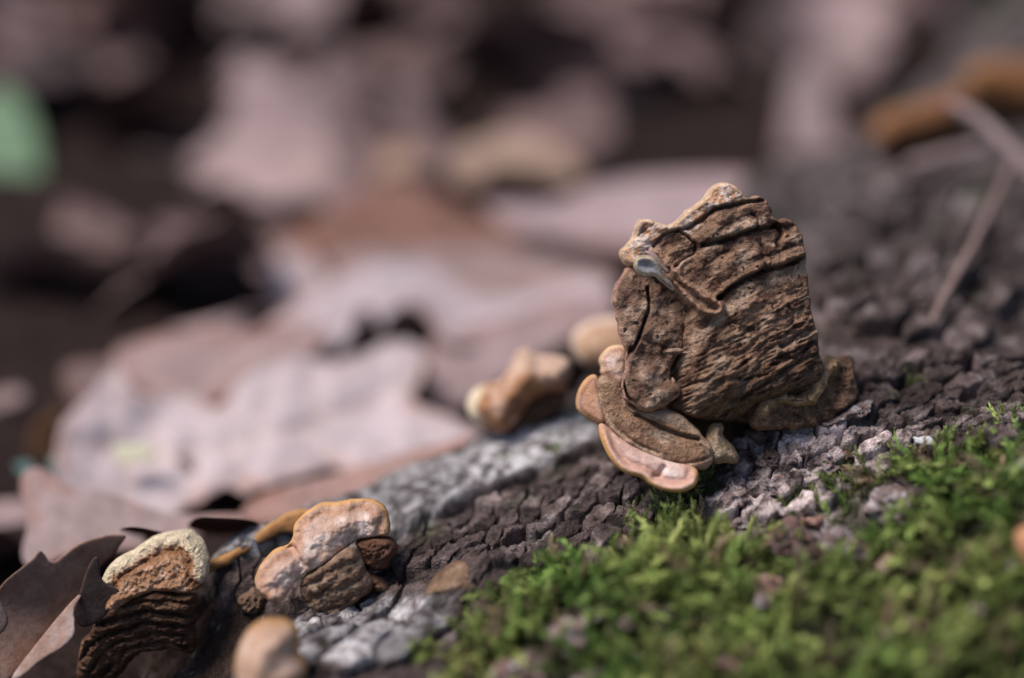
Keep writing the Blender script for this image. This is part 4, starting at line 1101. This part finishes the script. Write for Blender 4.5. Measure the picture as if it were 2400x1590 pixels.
# lichen tuft and pale crumb on the leaves
def tuft(name, label, cat, px, py, d, r, n, c, seed):
    rg_ = np.random.default_rng(seed); O = P(px, py, d); V = []; Fc = []; C = []
    for i in range(n):
        a = rg_.normal(size=3); a /= np.linalg.norm(a); a[2] = abs(a[2])
        b = np.cross(a, rg_.normal(size=3)); b /= np.linalg.norm(b)
        o = O + rg_.normal(size=3) * r * .35
        L = r * rg_.uniform(.5, 1); wd = L * .3; k = len(V)
        V += [o, o + a * L * .5 + b * wd, o + a * L + np.cross(a, b) * wd * .4, o + a * L * .5 - b * wd]; Fc.append((k, k + 1, k + 2, k + 3))
        C += [np.asarray(c) * rg_.uniform(.5, 1.2)] * 4
    return tag(mesh(name, np.array(V), Fc, M_MOSS, None, np.array(C)), label, cat)
tuft('lichen_tuft', 'small ragged blue green lichen tuft beside the large pale leaf', 'lichen', 170, 1150, 31.5, .6, 90, (.20, .34, .32), 3)
def crumb(label, px, py, d, rpx, c, seed, name='crumb', cat='crumb', asp=.6, **kw):
    th = np.linspace(0, 2 * math.pi, 13)[:-1]
    rg_ = np.random.default_rng(seed)
    q = [(px + rpx * math.cos(a) * rg_.uniform(.7, 1.2), py + asp * rpx * math.sin(a) * rg_.uniform(.7, 1.2)) for a in th]
    o = relief(name, q, d, M_SOFT, solid(c, .3), thick=.07, edge=.03, dome=.03, tilt=(0, -.5), step=2.4, rag=.07, seed=seed)
    return tag(o, label, cat)
crumb('pale yellow crumb lying on the large pale leaf', 315, 1062, 31.2, 50, (.68, .64, .46), 5)
p, dd = on_log(2160, 1040)
crumb('small bright white bark flake at the top of the moss', 2165, 1030, dd - .45, 30, (.62, .63, .65), 6, 'bark_flake', 'flake', .45)
p, dd = on_log(1155, 1285)
crumb('tiny white speck of lichen on the cracked bark', 1153, 1284, dd - .15, 7, (.8, .84, .86), 7, 'lichen_speck', 'lichen', .6)
p, dd = on_log(2150, 993)
crumb('tiny bluish white speck on the dark bark above the moss', 2150, 991, dd - .15, 6, (.7, .84, .86), 8, 'lichen_speck', 'lichen', .8)

# raised bark chunks that belong to the log
def chunk(outline, d, tone, seed, tilt=(0, -.5), thick=.35, label=None, c=(.26, .19, .18), c2=(.46, .40, .41), edge=.1):
    def colf(X, Y, E, k):
        n = fbm(X * .04, Y * .04, seed, 4); n2 = fbm(X * .1, Y * .1, seed + 2, 3)
        q = np.tile(c, (len(X), 1)).astype(float)
        q = mixc(q, c2, sstep(-.1, .3, n + .4 * n2)); q = mixc(q, (.12, .085, .075), sstep(.2, .5, -n + .4 * n2) * .8)
        return q * tone
    cc = np.mean(outline, 0); d = min(d, on_log(cc[0], cc[1])[1] + .02)
    o = relief('bark_chunk', outline, d, M_BARK, colf, thick=thick, edge=edge * .5, tilt=tilt, dome=.06, step=2.6, rag=.16, seed=seed, parent=log_root,
               fz=lambda X, Y, E, k: .16 * fbm(X * .03, Y * .045, seed + 5, 4, True) + .06 * fbm(X * .1, Y * .1, seed, 3, True))
    if label: o['label'] = label
    return o
def C2(pts): return [(1300 + x / 3.156, 780 + y / 3.156) for x, y in pts]
chunk(C2([(1935, 690), (1960, 640), (2080, 600), (2200, 520), (2330, 480), (2390, 520), (2300, 590), (2150, 640), (2060, 700), (1960, 730)]), 25.9, 1.0, 201, (0, -.3))
chunk(C2([(1740, 890), (1760, 830), (1820, 815), (1880, 870), (1900, 940), (1850, 960), (1780, 930)]), 25.8, 1.0, 202)
chunk(C2([(1700, 1040), (1740, 985), (1800, 1010), (1880, 990), (1925, 1010), (1920, 1070), (1820, 1090), (1730, 1085)]), 25.5, 1.1, 203, (0, -.6))
chunk(C2([(1640, 1070), (1700, 1050), (1800, 1090), (1920, 1070), (1860, 1130), (1760, 1170), (1680, 1170)]), 25.55, .8, 204, (0, 0))
chunk(C2([(1910, 960), (1960, 890), (2050, 880), (2110, 930), (2100, 1020), (2030, 1060), (1950, 1030)]), 25.6, 1.0, 205)
chunk(C2([(1720, 1260), (1800, 1230), (1920, 1220), (2000, 1170), (2045, 1200), (2040, 1290), (1950, 1340), (1840, 1360), (1740, 1330)]), 25.1, 1.15, 206, (0, -.7))
chunk(C2([(1470, 1180), (1500, 1090), (1560, 1070), (1640, 1110), (1700, 1190), (1690, 1260), (1600, 1270), (1500, 1230)]), 25.4, .95, 207)
chunk(C2([(1230, 1240), (1290, 1180), (1380, 1140), (1450, 1180), (1450, 1260), (1350, 1290), (1260, 1290)]), 25.3, 1.0, 208)
chunk([(1800, 1275), (1830, 1225), (1880, 1215), (1905, 1250), (1930, 1300), (1900, 1330), (1840, 1325)], 24.15, .8, 209, (0, -.4), .4, c=(.28, .17, .15), c2=(.38, .27, .25), edge=.15)
chunk([(1925, 1290), (1955, 1235), (1990, 1235), (2010, 1275), (2055, 1295), (2065, 1340), (2000, 1345), (1940, 1335)], 24.05, .95, 217, (.1, -.3), .4, edge=.15)
chunk([(2020, 1200), (2055, 1155), (2110, 1135), (2150, 1165), (2140, 1215), (2070, 1235)], 24.45, 1.0, 210, (0, -.5), .4, edge=.15)
chunk([(1270, 1500), (1300, 1455), (1360, 1450), (1385, 1490), (1370, 1550), (1310, 1560)], 23.4, .95, 211, (0, -.5), .3, c=(.32, .22, .20), edge=.15)
chunk([(1120, 1640), (1150, 1560), (1230, 1530), (1290, 1570), (1310, 1650), (1250, 1700)], 22.9, .8, 218, (.1, -.5), .3, c=(.30, .18, .16), edge=.15)
chunk([(1330, 1600), (1380, 1560), (1440, 1580), (1470, 1640), (1400, 1680)], 22.8, .8, 219, (0, -.5), .3, c=(.30, .20, .19), edge=.15)
chunk([(2060, 1450), (2090, 1405), (2130, 1410), (2130, 1450), (2100, 1500), (2070, 1495)], 23.0, .8, 212, (0, -.4), .3, c=(.32, .17, .12), c2=(.42, .27, .23), edge=.12)
chunk([(2350, 1130), (2390, 1060), (2460, 1050), (2500, 1120), (2430, 1190), (2370, 1180)], 24.2, .9, 213, (0, -.5), .4, edge=.15)
for q, s in ((C2([(1300, 850), (1380, 800), (1480, 850), (1500, 950), (1420, 1010), (1350, 960)]), 214), (C2([(1500, 900), (1580, 850), (1680, 900), (1660, 1010), (1560, 1020)]), 215), (C2([(1380, 720), (1480, 700), (1600, 740), (1560, 830), (1450, 840)]), 216)):
    chunk(q, 26.1, .45, s, (0, -.3), .4, c=(.30, .20, .18), c2=(.36, .28, .27))

rgc = np.random.default_rng(77)
for n_ in range(34):          # crumbs of bark showing through the moss and along its upper edge
    px, py = (rgc.uniform(1180, 2380), rgc.uniform(1300, 1570)) if n_ < 20 else (rgc.uniform(1650, 2050), rgc.uniform(1060, 1260))
    if n_ < 20 and py < 1420 - .12 * (px - 1200): py += 110
    r_ = rgc.uniform(14, 30); th0 = rgc.uniform(0, 6.28)
    q = [(px + r_ * 1.3 * math.cos(a + th0) * rgc.uniform(.6, 1.2), py + r_ * .75 * math.sin(a + th0) * rgc.uniform(.6, 1.2)) for a in np.linspace(0, 2 * math.pi, 9)[:-1]]
    chunk(q, on_log(px, py)[1] - (.26 if n_ < 20 else .04), rgc.uniform(.8, 1.2), 300 + n_, (rgc.uniform(-.3, .3), -.5), .22, edge=.1,
          c=(.30, .22, .21) if n_ % 3 else (.30, .17, .13), c2=(.55, .47, .47) if n_ % 3 else (.42, .29, .26))
# ------------------------------------------------------------------ moss
def moss_shoot(seed):
    """one curved feathery shoot about 1 cm long before scaling"""
    rg_ = np.random.default_rng(seed)
    V = []; Fc = []; H = []
    bx, by = rg_.uniform(-.9, .9, 2)
    N = 15
    def axis(t): return np.array([bx * t * t, by * t * t, t * (1 - .25 * (bx * bx + by * by) * t)])
    for i in range(N):
        t0 = i / N
        for j in range(3):
            t = t0 + j / N / 3
            a = axis(t); up = axis(t + .05) - a; up /= np.linalg.norm(up)
            az = rg_.uniform(0, 6.283)
            side = np.cross(up, [math.cos(az), math.sin(az), .2]); side /= np.linalg.norm(side)
            L = .36 * (1 - .45 * t) * rg_.uniform(.7, 1.2); sp = rg_.uniform(.35, .8)
            dr = up * (1 - sp * .6) + side * sp; dr /= np.linalg.norm(dr)
            wv = np.cross(dr, up); wv /= np.linalg.norm(wv) + 1e-9
            k = len(V); wd = .028
            tip = a + dr * L + up * L * .25
            V += [a - wv * wd * .5, a + wv * wd * .5, a + dr * L * .5 + wv * wd + side * .02, tip, a + dr * L * .5 - wv * wd + side * .02]
            Fc += [(k, k + 1, k + 2), (k, k + 2, k + 4), (k + 4, k + 2, k + 3)]
            H += [t, t, t + .1, t + .3, t + .1]
    return np.array(V), np.array(Fc), np.array(H)
SH = [moss_shoot(s) for s in range(6)]
def make_moss(name, label, xs_, ys_, size, seed, hue):
    rg_ = np.random.default_rng(seed)
    z = log_base(xs_, ys_); m = moss_amount(xs_, ys_, z)
    zt = z + log_detail(xs_, ys_, z) * .6 + .42 * fbm(xs_ * .8 + 40, ys_ * .8, 1.7, 3) * m
    e = .05
    gx = (log_base(xs_ + e, ys_) - z) / e; gy = (log_base(xs_, ys_ + e) - z) / e
    VV, FF, CC = [], [], []; off = 0
    dep = proj(np.stack([xs_, ys_, z], -1))[2]
    tone = fbm(xs_ * .55, ys_ * .55, 12, 3); tone2 = fbm(xs_ * 1.6, ys_ * 1.6, 15, 3)
    for i in range(len(xs_)):
        V0, F0, H0 = SH[rg_.integers(6)]
        s = size * rg_.uniform(.6, 1.35) * float(np.interp(dep[i], [24.2, 25.4], [1, .6]))
        nrm = np.array([-gx[i] * .6, -gy[i] * .6, 1.0]) + rg_.normal(size=3) * (.6, .6, .15)
        nrm /= np.linalg.norm(nrm)
        az = rg_.uniform(0, 6.283); a = np.array([math.cos(az), math.sin(az), 0]); a -= nrm * (a @ nrm); a /= np.linalg.norm(a); b = np.cross(nrm, a)
        R = np.stack([a, b, nrm], 1)
        VV.append(V0 * s @ R.T + (xs_[i], ys_[i], zt[i] - .05)); FF.append(F0 + off); off += len(V0)
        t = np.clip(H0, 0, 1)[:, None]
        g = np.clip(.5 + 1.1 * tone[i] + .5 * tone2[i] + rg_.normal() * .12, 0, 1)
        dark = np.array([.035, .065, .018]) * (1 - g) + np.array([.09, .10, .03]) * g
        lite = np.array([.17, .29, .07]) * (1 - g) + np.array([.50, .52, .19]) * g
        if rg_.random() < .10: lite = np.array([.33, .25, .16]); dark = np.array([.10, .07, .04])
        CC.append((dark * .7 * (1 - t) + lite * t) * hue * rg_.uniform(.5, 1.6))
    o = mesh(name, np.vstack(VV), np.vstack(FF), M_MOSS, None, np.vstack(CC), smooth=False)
    return tag(o, label, 'moss', kind='stuff')
rg = np.random.default_rng(33)
n = 26000
mxs = rg.uniform(-2, 13, n); mys = rg.uniform(-8.5, 3.5, n)
mzz = log_base(mxs, mys)
pr = moss_amount(mxs, mys, mzz) * (.12 + .88 * sstep(-.25, .1, fbm(mxs * 1.1, mys * 1.1, 27, 3)))
mpx, mpy, mdd = proj(np.stack([mxs, mys, mzz], -1))
ok = (rg.random(n) < pr * .55) & (mpy < 1800) & (mpx < 2700)
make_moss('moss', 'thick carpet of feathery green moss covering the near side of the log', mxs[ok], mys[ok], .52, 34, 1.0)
# thin tufts in cracks of the bark
sp = []
for px, py, k in ((1360, 990, 14), (1400, 975, 10), (1275, 1070, 6), (1430, 1265, 5), (1290, 1060, 8), (1180, 1090, 4), (2050, 890, 16), (2180, 910, 14), (2130, 900, 10), (1960, 940, 8), (1900, 1190, 30), (1960, 1150, 24), (1860, 1195, 20), (2100, 1010, 20), (1990, 1090, 14), (1640, 1140, 30), (1560, 1170, 20), (1480, 1200, 10), (1000, 1560, 8), (980, 1540, 8), (1000, 1280, 3)):
    c = on_log(px, py)[0]
    for _ in range(k): sp.append(c[:2] + rg.normal(size=2) * .13)
sp = np.array(sp)
make_moss('moss', 'sparse small green moss tufts in the cracks of the bark', sp[:, 0], sp[:, 1], .30, 35, .8)
